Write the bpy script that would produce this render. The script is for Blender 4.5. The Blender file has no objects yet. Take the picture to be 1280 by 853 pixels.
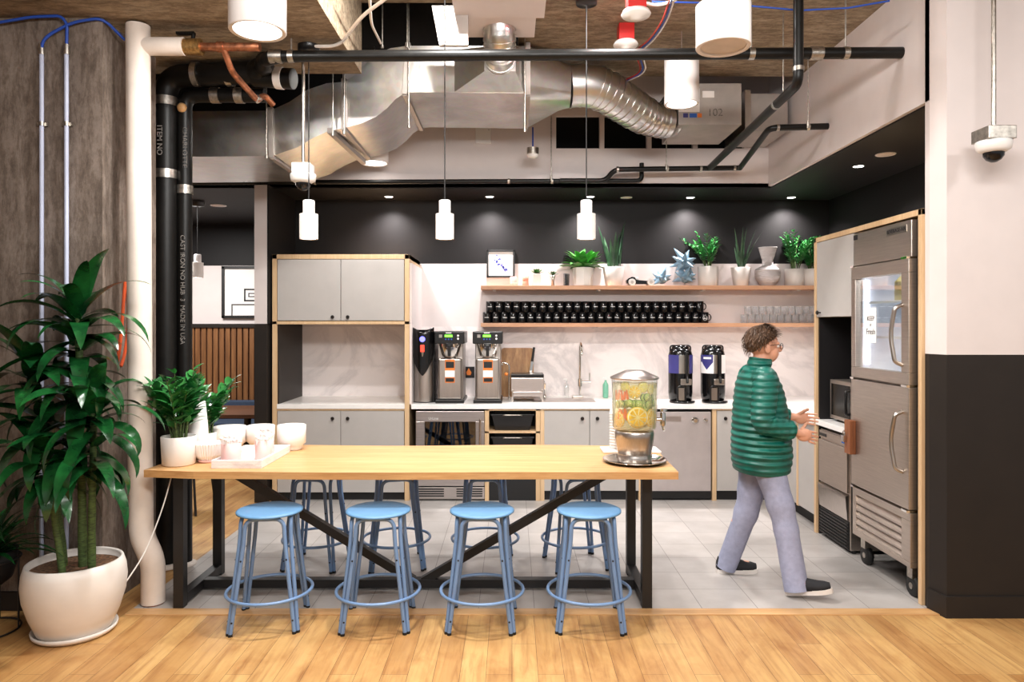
import bpy, bmesh, math, random
from mathutils import Vector, Matrix
random.seed(7)
PI = math.pi
F = 885.0          # focal length in pixels of a 1280 px wide frame
H = 1.71           # eye height (m)
HOR = 405.0        # row of the horizon in the photograph
SC = bpy.context.scene
C = SC.collection

# ------------------------------------------------------------------ camera
cam_d = bpy.data.cameras.new('camera')
cam_d.sensor_width = 36.0
cam_d.lens = F * 36.0 / 1280.0
cam_d.shift_y = -(426.5 - HOR) / 1280.0
cam_d.clip_start = 0.05
cam = bpy.data.objects.new('camera', cam_d)
cam.location = (0, 0, H)
cam.rotation_euler = (PI / 2, 0, 0)
C.objects.link(cam)
SC.camera = cam

# ------------------------------------------------------------------ colour management
SC.view_settings.view_transform = 'Standard'
SC.view_settings.look = 'None'
SC.view_settings.gamma = 1.0
SC.view_settings.use_curve_mapping = False
SC.view_settings.exposure = 0.62
SC.cycles.max_bounces = 7
SC.cycles.diffuse_bounces = 4
SC.cycles.glossy_bounces = 4
SC.cycles.transmission_bounces = 4
SC.cycles.transparent_max_bounces = 16
SC.cycles.caustics_reflective = False
SC.cycles.caustics_refractive = False
SC.cycles.sample_clamp_indirect = 6.0

# ------------------------------------------------------------------ world (the rest of the bright office behind the camera)
world = bpy.data.worlds.new('world')
SC.world = world
world.use_nodes = True
wb = world.node_tree.nodes['Background']
wb.inputs['Color'].default_value = (1.0, 0.985, 0.975, 1)
wb.inputs['Strength'].default_value = 0.33

def area_light(name, loc, size, power, color=(1, 0.95, 0.9), rot=(0, 0, 0), size_y=None):
    l = bpy.data.lights.new(name, 'AREA')
    l.energy = power
    l.color = color
    l.size = size
    if size_y:
        l.shape = 'RECTANGLE'
        l.size_y = size_y
    o = bpy.data.objects.new(name, l)
    o.location = loc
    o.rotation_euler = rot
    C.objects.link(o)
    return o

WARM = (1.0, 0.975, 0.94)
# lamps out of view, standing in for the office's other ceiling lights
area_light('unseen_light', (-1.5, 3.8, 3.48), 0.15, 25, WARM)
area_light('unseen_light', (-0.38, 4.1, 4.02), 0.14, 56, WARM)
area_light('unseen_light', (0.7, 4.4, 3.82), 0.15, 30, WARM)
area_light('unseen_light', (0.4, 2.4, 3.45), 0.3, 14, WARM)
area_light('unseen_light', (-0.2, -0.8, 3.4), 1.6, 20, WARM)
area_light('unseen_light', (3.7, 1.6, 3.7), 0.4, 36, WARM)
area_light('unseen_light', (-4.0, 7.9, 3.0), 0.8, 60, WARM)

area_light('unseen_light', (0.5, 0.9, 3.35), 2.6, 86, WARM, (math.radians(84), 0, 0), 0.4)  # added strip aimed at the bulkhead to brighten it, no known fixture

def spot(name, loc, power, size=1.7, blend=0.5, color=WARM, r=0.04, rot=(0, 0, 0), parent=None):
    l = bpy.data.lights.new(name, 'SPOT')
    l.energy = power
    l.spot_size = size
    l.spot_blend = blend
    l.color = color
    l.shadow_soft_size = r
    o = bpy.data.objects.new(name, l)
    o.location = loc
    o.rotation_euler = rot
    C.objects.link(o)
    if parent:
        o.parent = parent
    return o

# ------------------------------------------------------------------ materials
def lin(c):
    return tuple(((v / 255.0) / 12.92 if v / 255.0 <= 0.04045 else ((v / 255.0 + 0.055) / 1.055) ** 2.4) for v in c) + (1.0,)

def newmat(name):
    m = bpy.data.materials.new(name)
    m.use_nodes = True
    nt = m.node_tree
    return m, nt, nt.nodes['Principled BSDF']

def nd(nt, kind, **kw):
    n = nt.nodes.new(kind)
    for k, v in kw.items():
        setattr(n, k, v)
    return n

def coords(nt, scale=(1, 1, 1), loc=(0, 0, 0), rot=(0, 0, 0), space='Object'):
    tc = nd(nt, 'ShaderNodeTexCoord')
    mp = nd(nt, 'ShaderNodeMapping')
    mp.inputs['Scale'].default_value = scale
    mp.inputs['Location'].default_value = loc
    mp.inputs['Rotation'].default_value = rot
    nt.links.new(tc.outputs[space], mp.inputs['Vector'])
    return mp.outputs['Vector']

def ramp(nt, fac, stops):
    r = nd(nt, 'ShaderNodeValToRGB')
    e = r.color_ramp.elements
    e[0].position, e[0].color = stops[0][0], lin(stops[0][1])
    e[1].position, e[1].color = stops[-1][0], lin(stops[-1][1])
    for p, c in stops[1:-1]:
        x = e.new(p)
        x.color = lin(c)
    nt.links.new(fac, r.inputs['Fac'])
    return r.outputs['Color']

def noise(nt, vec, scale, detail=4, rough=0.55, dist=0.0):
    n = nd(nt, 'ShaderNodeTexNoise')
    n.inputs['Scale'].default_value = scale
    n.inputs['Detail'].default_value = detail
    n.inputs['Roughness'].default_value = rough
    n.inputs['Distortion'].default_value = dist
    nt.links.new(vec, n.inputs['Vector'])
    return n.outputs['Fac']

def mixc(nt, a, b, fac, mode='MIX'):
    m = nd(nt, 'ShaderNodeMix', data_type='RGBA', blend_type=mode)
    for s, v in ((m.inputs[6], a), (m.inputs[7], b)):
        if isinstance(v, tuple):
            s.default_value = v
        else:
            nt.links.new(v, s)
    if isinstance(fac, float):
        m.inputs[0].default_value = fac
    else:
        nt.links.new(fac, m.inputs[0])
    return m.outputs[2]

def bump(nt, bsdf, h, strength=0.2, dist=0.01):
    b = nd(nt, 'ShaderNodeBump')
    b.inputs['Strength'].default_value = strength
    b.inputs['Distance'].default_value = dist
    nt.links.new(h, b.inputs['Height'])
    nt.links.new(b.outputs['Normal'], bsdf.inputs['Normal'])

def plain(name, rgb, rough=0.5, metal=0.0, var=0.06, scale=6.0, bmp=0.0, stretch=(1, 1, 1), coat=0.0, sss=0.0, spec=None):
    m, nt, b = newmat(name)
    v = coords(nt, stretch)
    n = noise(nt, v, scale)
    lo = tuple(max(0, c * (1 - var)) for c in rgb)
    hi = tuple(min(255, c * (1 + var)) for c in rgb)
    nt.links.new(ramp(nt, n, [(0.3, lo), (0.7, hi)]), b.inputs['Base Color'])
    b.inputs['Roughness'].default_value = rough
    b.inputs['Metallic'].default_value = metal
    if coat:
        b.inputs['Coat Weight'].default_value = coat
        b.inputs['Coat Roughness'].default_value = 0.1
    if spec is not None:
        b.inputs['Specular IOR Level'].default_value = spec
    if bmp:
        bump(nt, b, n, bmp, 0.004)
    return m

def emit(name, rgb, strength):
    m, nt, b = newmat(name)
    b.inputs['Base Color'].default_value = lin(rgb)
    b.inputs['Emission Color'].default_value = lin(rgb)
    b.inputs['Emission Strength'].default_value = strength
    return m

def clear(name, tint=(255, 255, 255), refl=0.08, rough=0.02, body=0.0):
    """thin see-through sheet: tinted transparency with a Fresnel reflection"""
    m, nt, b = newmat(name)
    out = nt.nodes['Material Output']
    tr = nd(nt, 'ShaderNodeBsdfTransparent')
    tr.inputs['Color'].default_value = lin(tint)
    b.inputs['Base Color'].default_value = lin(tint)
    b.inputs['Roughness'].default_value = rough
    fr = nd(nt, 'ShaderNodeLayerWeight')
    fr.inputs['Blend'].default_value = 0.25
    mp = nd(nt, 'ShaderNodeMapRange')
    mp.inputs['To Min'].default_value = refl + body
    mp.inputs['To Max'].default_value = min(1.0, 0.75 + body)
    nt.links.new(fr.outputs['Facing'], mp.inputs['Value'])
    gl = nd(nt, 'ShaderNodeBsdfGlossy')
    gl.inputs['Roughness'].default_value = rough
    gl.inputs['Color'].default_value = (0.9, 0.9, 0.9, 1)
    mx = nd(nt, 'ShaderNodeMixShader')
    nt.links.new(mp.outputs['Result'], mx.inputs['Fac'])
    nt.links.new(tr.outputs[0], mx.inputs[1])
    nt.links.new((b if body else gl).outputs[0], mx.inputs[2])
    nt.links.new(mx.outputs[0], out.inputs['Surface'])
    return m

def wood(name, dark, mid, light, axis='x', rough=0.45, scale=1.0, ring=1.0):
    m, nt, b = newmat(name)
    st = {'x': (1.2, 14, 14), 'y': (14, 1.2, 14), 'z': (14, 14, 1.2)}[axis]
    v = coords(nt, tuple(q * scale for q in st))
    n1 = noise(nt, v, 1.6, 8, 0.62, 0.4 * ring)
    n2 = noise(nt, v, 9.0, 3, 0.5)
    c = ramp(nt, n1, [(0.28, dark), (0.5, mid), (0.72, light)])
    c2 = mixc(nt, c, ramp(nt, n2, [(0.3, dark), (0.6, light)]), 0.22)
    nt.links.new(c2, b.inputs['Base Color'])
    b.inputs['Roughness'].default_value = rough
    bump(nt, b, n2, 0.08, 0.002)
    return m

def planks():
    m, nt, b = newmat('oak floorboards')
    tc = nd(nt, 'ShaderNodeTexCoord')
    sp = nd(nt, 'ShaderNodeSeparateXYZ')
    cb = nd(nt, 'ShaderNodeCombineXYZ')
    nt.links.new(tc.outputs['Object'], sp.inputs[0])
    nt.links.new(sp.outputs['Y'], cb.inputs['X'])
    nt.links.new(sp.outputs['X'], cb.inputs['Y'])
    br = nd(nt, 'ShaderNodeTexBrick')
    br.offset = 0.37
    br.offset_frequency = 2
    br.squash_frequency = 3
    br.squash = 1.25
    br.inputs['Scale'].default_value = 1.0
    br.inputs['Brick Width'].default_value = 1.15
    br.inputs['Row Height'].default_value = 0.127
    br.inputs['Mortar Size'].default_value = 0.0011
    br.inputs['Mortar Smooth'].default_value = 0.3
    br.inputs['Bias'].default_value = 0.0
    br.inputs['Color1'].default_value = lin((214, 178, 122))
    br.inputs['Color2'].default_value = lin((190, 148, 96))
    br.inputs['Mortar'].default_value = lin((96, 66, 40))
    nt.links.new(cb.outputs[0], br.inputs['Vector'])
    v = coords(nt, (16, 1.1, 1))
    g = noise(nt, v, 1.5, 9, 0.65, 0.8)
    v2 = coords(nt, (2.2, 1.3, 1))
    bl = noise(nt, v2, 2.2, 4, 0.6, 0.6)
    grain = ramp(nt, g, [(0.25, (168, 128, 92)), (0.5, (236, 226, 214)), (0.75, (255, 252, 246))])
    blot = ramp(nt, bl, [(0.25, (206, 172, 138)), (0.55, (255, 250, 240)), (0.8, (255, 255, 255))])
    c = mixc(nt, br.outputs['Color'], grain, 0.75, 'MULTIPLY')
    c = mixc(nt, c, blot, 0.7, 'MULTIPLY')
    # knots
    vo = nd(nt, 'ShaderNodeTexVoronoi')
    vo.inputs['Scale'].default_value = 1.0
    nt.links.new(coords(nt, (2.6, 1.3, 1), (0.3, 0.1, 0)), vo.inputs['Vector'])
    k = ramp(nt, vo.outputs['Distance'], [(0.0, (70, 42, 24)), (0.035, (110, 70, 42)), (0.075, (255, 255, 255))])
    c = mixc(nt, c, k, 0.75, 'MULTIPLY')
    nt.links.new(c, b.inputs['Base Color'])
    b.inputs['Roughness'].default_value = 0.42
    bump(nt, b, br.outputs['Fac'], -0.3, 0.002)
    return m

def tiles():
    m, nt, b = newmat('grey porcelain tiles')
    br = nd(nt, 'ShaderNodeTexBrick')
    br.offset = 0.0
    br.inputs['Scale'].default_value = 1.0
    br.inputs['Brick Width'].default_value = 0.335
    br.inputs['Row Height'].default_value = 0.309
    br.inputs['Mortar Size'].default_value = 0.0022
    br.inputs['Color1'].default_value = lin((190, 184, 180))
    br.inputs['Color2'].default_value = lin((180, 175, 172))
    br.inputs['Mortar'].default_value = lin((128, 122, 118))
    nt.links.new(coords(nt, loc=(-0.134 + 0.335 * 20, -4.24 + 0.309 * 20, 0)), br.inputs['Vector'])
    n = noise(nt, coords(nt), 3.5, 5)
    c = mixc(nt, br.outputs['Color'], ramp(nt, n, [(0.3, (224, 222, 220)), (0.7, (255, 255, 255))]), 0.8, 'MULTIPLY')
    nt.links.new(c, b.inputs['Base Color'])
    b.inputs['Roughness'].default_value = 0.38
    return m

def concrete(name, dark, mid, light, stretch, board=0.0, board_axis='z', rough=0.85):
    m, nt, b = newmat(name)
    v = coords(nt, stretch)
    n1 = noise(nt, v, 1.3, 10, 0.68, 0.5)
    n2 = noise(nt, coords(nt), 38.0, 3, 0.7)
    n3 = noise(nt, coords(nt), 1.1, 3, 0.5)
    c = ramp(nt, n1, [(0.25, dark), (0.5, mid), (0.75, light)])
    c = mixc(nt, c, ramp(nt, n2, [(0.3, (200, 200, 200)), (0.65, (255, 255, 255))]), 0.5, 'MULTIPLY')
    n4 = noise(nt, coords(nt, tuple(q * 2.6 for q in stretch)), 2.4, 12, 0.78, 0.3)
    c = mixc(nt, c, ramp(nt, n4, [(0.32, (120, 112, 104)), (0.47, (205, 198, 190)), (0.55, (255, 255, 255)), (0.68, (255, 255, 255))]), 0.75, 'MULTIPLY')
    c = mixc(nt, c, ramp(nt, n4, [(0.55, (0, 0, 0)), (0.75, (70, 66, 60))]), 0.6, 'ADD')
    c = mixc(nt, c, ramp(nt, n3, [(0.3, (190, 184, 178)), (0.7, (255, 255, 255))]), 0.6, 'MULTIPLY')
    if board:
        w = nd(nt, 'ShaderNodeTexWave', wave_type='BANDS', bands_direction=board_axis.upper(), wave_profile='SAW')
        w.inputs['Scale'].default_value = board
        w.inputs['Distortion'].default_value = 0.15
        nt.links.new(coords(nt), w.inputs['Vector'])
        c = mixc(nt, c, ramp(nt, w.outputs['Fac'], [(0.0, (90, 80, 70)), (0.03, (255, 255, 255)), (0.97, (255, 255, 255)), (1.0, (120, 110, 100))]), 0.45, 'MULTIPLY')
    nt.links.new(c, b.inputs['Base Color'])
    b.inputs['Roughness'].default_value = rough
    bump(nt, b, n1, 0.35, 0.01)
    return m

def marble(name, base=(244, 235, 233), vein=(206, 198, 198)):
    m, nt, b = newmat(name)
    v = coords(nt, (1, 1, 1), rot=(0, 0.6, 0))
    n = noise(nt, v, 0.9, 9, 0.62, 1.6)
    c = ramp(nt, n, [(0.0, base), (0.44, base), (0.497, vein), (0.56, base), (1.0, base)])
    n2 = noise(nt, v, 2.3, 2, 0.5)
    c = mixc(nt, lin(base), c, n2)
    nt.links.new(c, b.inputs['Base Color'])
    b.inputs['Roughness'].default_value = 0.3
    return m

def brushed(name, rgb=(200, 196, 192), rough=0.32, stretch=(1, 1, 60), var=0.08):
    m, nt, b = newmat(name)
    n = noise(nt, coords(nt, stretch), 3.0, 5, 0.6)
    lo = tuple(c * (1 - var) for c in rgb)
    nt.links.new(ramp(nt, n, [(0.3, lo), (0.7, rgb)]), b.inputs['Base Color'])
    b.inputs['Metallic'].default_value = 1.0
    b.inputs['Roughness'].default_value = rough
    bump(nt, b, n, 0.04, 0.002)
    return m

def leafmat(name, dark, light, rough=0.3):
    m, nt, b = newmat(name)
    n = noise(nt, coords(nt), 9.0, 3)
    n2 = noise(nt, coords(nt, (1, 1, 1)), 90.0, 2)
    c = ramp(nt, n, [(0.3, dark), (0.7, light)])
    nt.links.new(c, b.inputs['Base Color'])
    b.inputs['Roughness'].default_value = rough
    b.inputs['Specular IOR Level'].default_value = 0.6
    bump(nt, b, n2, 0.15, 0.002)
    return m

def wavy(name, rgb, scale, axis='Z', rough=0.6, depth=0.006, var=0.1):
    m, nt, b = newmat(name)
    w = nd(nt, 'ShaderNodeTexWave', wave_type='BANDS', bands_direction=axis, wave_profile='SIN')
    w.inputs['Scale'].default_value = scale
    w.inputs['Distortion'].default_value = 0.6
    nt.links.new(coords(nt), w.inputs['Vector'])
    n = noise(nt, coords(nt), 12.0, 4)
    lo = tuple(max(0, c * (1 - var)) for c in rgb)
    nt.links.new(ramp(nt, n, [(0.3, lo), (0.7, rgb)]), b.inputs['Base Color'])
    b.inputs['Roughness'].default_value = rough
    bump(nt, b, w.outputs['Fac'], 0.6, depth)
    return m

def duct_metal():
    m, nt, b = newmat('galvanised duct steel')
    vo = nd(nt, 'ShaderNodeTexVoronoi')
    vo.inputs['Scale'].default_value = 30.0
    nt.links.new(coords(nt), vo.inputs['Vector'])
    n = noise(nt, coords(nt), 2.4, 4, 0.6, 0.6)
    c = ramp(nt, n, [(0.25, (186, 182, 178)), (0.75, (232, 230, 227))])
    c = mixc(nt, c, vo.outputs['Color'], 0.05)
    nt.links.new(c, b.inputs['Base Color'])
    b.inputs['Metallic'].default_value = 1.0
    r = nd(nt, 'ShaderNodeMapRange')
    r.inputs['To Min'].default_value = 0.2
    r.inputs['To Max'].default_value = 0.42
    nt.links.new(n, r.inputs['Value'])
    nt.links.new(r.outputs['Result'], b.inputs['Roughness'])
    bump(nt, b, n, 0.25, 0.02)
    return m

M = {}
M['floor'] = planks()
M['tile'] = tiles()
M['column'] = concrete('column concrete', (118, 105, 96), (146, 132, 122), (172, 159, 149), (3.5, 3.5, 0.9))
M['slab'] = concrete('slab concrete', (140, 123, 103), (172, 154, 130), (204, 188, 164), (1.5, 4.5, 5), board=0)
M['white_wall'] = plain('white paint', (226, 216, 214), 0.6, var=0.01)
M['dark_wall'] = plain('charcoal paint', (42, 37, 34), 0.5, spec=0.25, var=0.04)
M['black_wall'] = plain('black paint', (25, 23, 24), 0.55, spec=0.25, var=0.05)
M['void'] = plain('dark plenum', (14, 13, 12), 0.9)
M['marble'] = marble('veined marble')
M['tray_marble'] = marble('tray marble', (238, 232, 232), (190, 182, 184))
M['counter'] = plain('white quartz', (244, 241, 238), 0.25, var=0.02)
M['oak'] = wood('oak tabletop', (178, 130, 82), (198, 152, 100), (214, 172, 122), 'x', 0.4, 0.8)
M['oak_edge'] = wood('oak edge', (168, 116, 66), (196, 146, 92), (214, 168, 112), 'x', 0.5)
M['ply'] = wood('pale plywood edging', (198, 160, 118), (214, 180, 138), (226, 196, 158), 'z', 0.5, 0.7)
M['shelf_wood'] = wood('fir shelf', (196, 140, 104), (214, 160, 124), (226, 178, 142), 'x', 0.5, 0.6)
M['grey_lam'] = plain('grey laminate', (182, 177, 173), 0.5, var=0.015)
M['knob'] = plain('dark knob metal', (44, 40, 38), 0.35, metal=0.6)
M['kick'] = plain('black kickboard', (22, 21, 22), 0.6)
M['steel'] = brushed('brushed steel', (206, 196, 192), 0.34, (2, 60, 60))
M['steel_v'] = brushed('vertical brushed steel', (196, 188, 182), 0.3, (60, 60, 2))
M['steel_warm'] = brushed('fridge steel', (206, 194, 184), 0.4, (2, 2, 60))
M['chrome'] = plain('polished chrome', (225, 222, 218), 0.08, metal=1.0, var=0.02)
M['satin'] = plain('satin nickel', (190, 182, 174), 0.28, metal=1.0)
M['zinc'] = plain('zinc fittings', (182, 176, 168), 0.35, metal=1.0, var=0.15, scale=40)
M['duct'] = duct_metal()
M['vav'] = plain('grey sheet steel', (176, 168, 162), 0.45, metal=0.55, var=0.05)
M['iron'] = plain('black iron pipe', (15, 14, 13), 0.4, spec=0.3, var=0.3, scale=20, bmp=0.1)
M['blackmetal'] = plain('black powder coat', (24, 23, 24), 0.45)
M['copper'] = plain('aged copper', (160, 104, 76), 0.35, metal=0.9, var=0.3, scale=25)
M['brass'] = plain('aged brass', (150, 116, 70), 0.4, metal=0.8, var=0.3, scale=40)
M['white_pvc'] = plain('white painted pipe', (226, 214, 204), 0.45, var=0.04)
M['white_metal'] = plain('white lamp metal', (238, 232, 230), 0.4, var=0.01)
M['white_ribbed'] = wavy('ribbed white porcelain', (232, 224, 222), 0.0, 'Z', 0.5)
M['white_plastic'] = plain('white plastic', (238, 236, 234), 0.35, var=0.01)
M['blue_steel'] = plain('sky blue powder coat', (112, 142, 182), 0.35, var=0.03, spec=0.6)
M['blue_seat'] = plain('blue lacquered seat', (98, 142, 182), 0.45, var=0.04)
M['ceramic'] = plain('matt white ceramic', (236, 229, 224), 0.45, var=0.02)
M['ceramic_pot'] = plain('glazed white pot', (232, 225, 218), 0.32, var=0.02)
M['pink'] = plain('pale pink glaze', (232, 188, 182), 0.4, var=0.02)
M['salmon'] = plain('salmon candle wax', (232, 150, 130), 0.45)
M['paper'] = plain('white paper', (246, 242, 240), 0.8, var=0.01)
M['soil'] = plain('potting bark', (92, 66, 46), 0.95, var=0.45, scale=60, bmp=1.0)
M['leaf_dark'] = leafmat('glossy dracaena leaf', (6, 42, 20), (28, 94, 42), 0.24)
M['leaf_zz'] = leafmat('glossy zz leaf', (18, 78, 38), (60, 140, 66), 0.28)
M['leaf_bright'] = leafmat('bright green leaf', (40, 108, 40), (96, 170, 78), 0.35)
M['leaf_grey'] = leafmat('mottled snake leaf', (18, 50, 34), (70, 106, 74), 0.4)
M['cane'] = plain('plant cane', (66, 84, 42), 0.7, var=0.35, scale=30, stretch=(1, 1, 4))
M['glass'] = clear('clear glass', (250, 252, 252), 0.06)
M['dark_glass'] = clear('smoked oven glass', (150, 150, 155), 0.1)
M['water'] = clear('fruit water', (250, 246, 222), 0.02, 0.02, body=0.03)
M['glass_cup'] = clear('thin tumbler glass', (248, 249, 250), 0.04, 0.1, body=0.05)
M['faded'] = plain('faded stencil paint', (120, 116, 112), 0.8, var=0.3, scale=60)
M['steel_flat'] = plain('satin steel sheet', (196, 186, 184), 0.42, metal=0.55, var=0.03)
M['black_plastic'] = plain('black plastic', (20, 19, 20), 0.3)
M['black_gloss'] = plain('black glazed ceramic', (12, 12, 14), 0.18)
M['cardboard'] = plain('red plastic', (196, 30, 26), 0.45)
M['blue_tag'] = plain('blue label', (40, 96, 190), 0.5)
M['navy'] = plain('navy label', (58, 56, 124), 0.5)
M['orange'] = plain('orange label', (232, 128, 50), 0.5)
M['lcd'] = emit('green display', (110, 230, 60), 1.4)
M['led_blue'] = emit('blue indicator', (90, 90, 255), 3.0)
M['led_red'] = emit('red lever light', (255, 70, 50), 0.6)
M['lamp_on'] = emit('lit lamp opening', (255, 250, 244), 9.0)
M['lamp_dim'] = plain('unlit diffuser', (214, 204, 196), 0.6)
M['walnut'] = wood('acacia board', (104, 66, 34), (158, 110, 64), (196, 150, 98), 'z', 0.5, 0.8)
M['brown_block'] = wood('brown wooden block', (110, 60, 34), (140, 82, 50), (164, 104, 66), 'z', 0.5)
M['slat'] = wood('walnut slats', (96, 60, 34), (130, 86, 50), (158, 110, 68), 'z', 0.5, 0.6)
M['bench'] = plain('navy bench fabric', (54, 68, 90), 0.9, var=0.1, scale=80)
M['dark_wood'] = wood('dark cafe tabletop', (62, 38, 26), (88, 56, 40), (110, 74, 54), 'x', 0.4)
M['cable_blue'] = plain('blue cable', (32, 74, 170), 0.5)
M['cable_white'] = plain('white cable', (232, 228, 224), 0.5)
M['cable_red'] = plain('red wire', (160, 40, 34), 0.5)
M['graffiti'] = plain('orange spray paint', (236, 96, 48), 0.8, var=0.1)
M['sculpt'] = plain('dusty blue glaze', (124, 154, 174), 0.35, var=0.08)
M['vase'] = wavy('ribbed pale stoneware', (216, 208, 208), 14.0, 'Z', 0.7, 0.004, 0.05)
M['ink'] = plain('black ink', (20, 20, 24), 0.6)
M['ink_blue'] = plain('blue ink', (70, 80, 180), 0.6)
M['lemon'] = plain('lemon flesh', (236, 226, 130), 0.5, var=0.08, scale=60)
M['rind'] = plain('yellow rind', (240, 206, 70), 0.5)
M['orange_flesh'] = plain('orange flesh', (248, 200, 60), 0.5, var=0.1, scale=60)
M['pith'] = plain('pale pith', (246, 238, 200), 0.5)
M['carrot'] = plain('carrot orange', (240, 118, 50), 0.5, var=0.1)
M['cucumber'] = plain('cucumber flesh', (176, 204, 130), 0.5, var=0.08, scale=60)
M['cuke_rind'] = plain('cucumber rind', (52, 110, 48), 0.5)
M['skin'] = plain('skin', (216, 158, 130), 0.5, var=0.05)
M['hair'] = plain('short brown hair', (72, 48, 28), 0.7, var=0.35, scale=50, stretch=(1, 1, 0.3), bmp=0.6)
M['puffer'] = wavy('green quilted nylon', (8, 106, 92), 7.5, 'Z', 0.45, 0.02, 0.25)
M['denim'] = plain('pale grey blue denim', (158, 162, 188), 0.85, var=0.04, scale=30)
M['shoe'] = plain('black knit shoe', (30, 30, 34), 0.8)
M['sole'] = plain('white rubber sole', (228, 220, 214), 0.6)
M['green_liquid'] = plain('green soap', (120, 186, 158), 0.3)
M['fridge_white'] = plain('fridge liner', (232, 236, 246), 0.4)
M['fridge_led'] = emit('fridge light strip', (235, 240, 255), 2.6)
M['yellow_pack'] = plain('yellow carton', (214, 196, 96), 0.5)
M['dark_bottle'] = plain('dark bottle', (30, 44, 70), 0.2)
M['blue_tube'] = plain('pale painted conduit', (178, 184, 206), 0.4, var=0.03)
M['rubber'] = plain('black rubber', (16, 16, 17), 0.6)

# ------------------------------------------------------------------ mesh builder
class MB:
    def __init__(s, root=None):
        s.v, s.f, s.sm = [], [], []
        s.off = Vector(root.location) if root is not None else Vector((0, 0, 0))
        s.M = Matrix.Identity(4)
    def add(s, vs, fs, smooth=False):
        o = len(s.v)
        for p in vs:
            s.v.append(s.M @ Vector(p) - s.off)
        for f in fs:
            s.f.append(tuple(i + o for i in f))
            s.sm.append(smooth)
        return s
    def box(s, x0, x1, y0, y1, z0, z1):
        if x0 > x1: x0, x1 = x1, x0
        if y0 > y1: y0, y1 = y1, y0
        if z0 > z1: z0, z1 = z1, z0
        vs = [(x0, y0, z0), (x1, y0, z0), (x1, y1, z0), (x0, y1, z0), (x0, y0, z1), (x1, y0, z1), (x1, y1, z1), (x0, y1, z1)]
        fs = [(0, 3, 2, 1), (4, 5, 6, 7), (0, 1, 5, 4), (1, 2, 6, 5), (2, 3, 7, 6), (3, 0, 4, 7)]
        return s.add(vs, fs)
    def beam(s, p0, p1, w, h):
        p0, p1 = Vector(p0), Vector(p1)
        d = (p1 - p0).normalized()
        up = Vector((0, 0, 1)) if abs(d.z) < 0.95 else Vector((0, 1, 0))
        u = d.cross(up).normalized() * w / 2
        v = u.cross(d).normalized() * h / 2
        vs = []
        for p in (p0, p1):
            vs += [p - u - v, p + u - v, p + u + v, p - u + v]
        return s.add(vs, [(0, 1, 2, 3), (7, 6, 5, 4), (0, 4, 5, 1), (1, 5, 6, 2), (2, 6, 7, 3), (3, 7, 4, 0)])
    def loft(s, rings, smooth=True, cap=True, closed=False):
        n = len(rings[0])
        vs, fs = [], []
        for r in rings:
            vs += [Vector(p) for p in r]
        m = len(rings)
        for i in range(m if closed else m - 1):
            a, b = i * n, ((i + 1) % m) * n
            for j in range(n):
                k = (j + 1) % n
                fs.append((a + j, a + k, b + k, b + j))
        s.add(vs, fs, smooth)
        if cap and not closed:
            s.add(rings[0], [tuple(range(n))[::-1]])
            s.add(rings[-1], [tuple(range(n))])
        return s
    def cyl(s, p0, p1, r, r1=None, n=24, cap=True):
        return s.tube([p0, p1], [r, r if r1 is None else r1], n, cap=cap)
    def tube(s, pts, r, n=12, closed=False, cap=True):
        pts = [Vector(p) for p in pts]
        m = len(pts)
        rr = r if isinstance(r, (list, tuple)) else [r] * m
        rings = []
        u = None
        for i, p in enumerate(pts):
            if closed:
                d = (pts[(i + 1) % m] - pts[i - 1]).normalized()
            else:
                d = (pts[min(i + 1, m - 1)] - pts[max(i - 1, 0)]).normalized()
            if u is None:
                a = Vector((0, 0, 1)) if abs(d.z) < 0.9 else Vector((1, 0, 0))
                u = d.cross(a).normalized()
            else:
                u = (u - d * u.dot(d)).normalized()
            w = d.cross(u)
            rings.append([p + (u * math.cos(t) + w * math.sin(t)) * rr[i] for t in [2 * PI * k / n for k in range(n)]])
        return s.loft(rings, True, cap, closed)
    def lathe(s, prof, c=(0, 0, 0), n=32, smooth=True, cap=True, axis='z'):
        c = Vector(c)
        rings = []
        for r, z in prof:
            r = max(r, 1e-4)
            ring = []
            for k in range(n):
                t = 2 * PI * k / n
                if axis == 'z': q = Vector((r * math.cos(t), r * math.sin(t), z))
                elif axis == 'y': q = Vector((r * math.cos(t), -z, r * math.sin(t)))   # +z profile points to -Y
                else: q = Vector((-z, r * math.cos(t), r * math.sin(t)))               # +z profile points to -X
                ring.append(c + q)
            rings.append(ring)
        return s.loft(rings, smooth, cap)
    def prism(s, poly, a0, a1, axis='y', smooth=False):
        def P(u, v, a):
            return {'y': (u, a, v), 'x': (a, u, v), 'z': (u, v, a)}[axis]
        n = len(poly)
        vs = [P(u, v, a0) for u, v in poly] + [P(u, v, a1) for u, v in poly]
        fs = [tuple(range(n)), tuple(range(2 * n - 1, n - 1, -1))]
        s.add(vs, fs)
        s.add(vs, [(i, n + i, n + (i + 1) % n, (i + 1) % n) for i in range(n)], smooth)
        return s
    def ball(s, c, r, sq=(1, 1, 1), n=16, m=10):
        c = Vector(c)
        rings = []
        for i in range(m + 1):
            a = -PI / 2 + PI * i / m
            rr, z = max(math.cos(a), 1e-3), math.sin(a)
            rings.append([c + Vector((math.cos(2 * PI * k / n) * rr * r * sq[0], math.sin(2 * PI * k / n) * rr * r * sq[1], z * r * sq[2])) for k in range(n)])
        return s.loft(rings, True, True)
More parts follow.
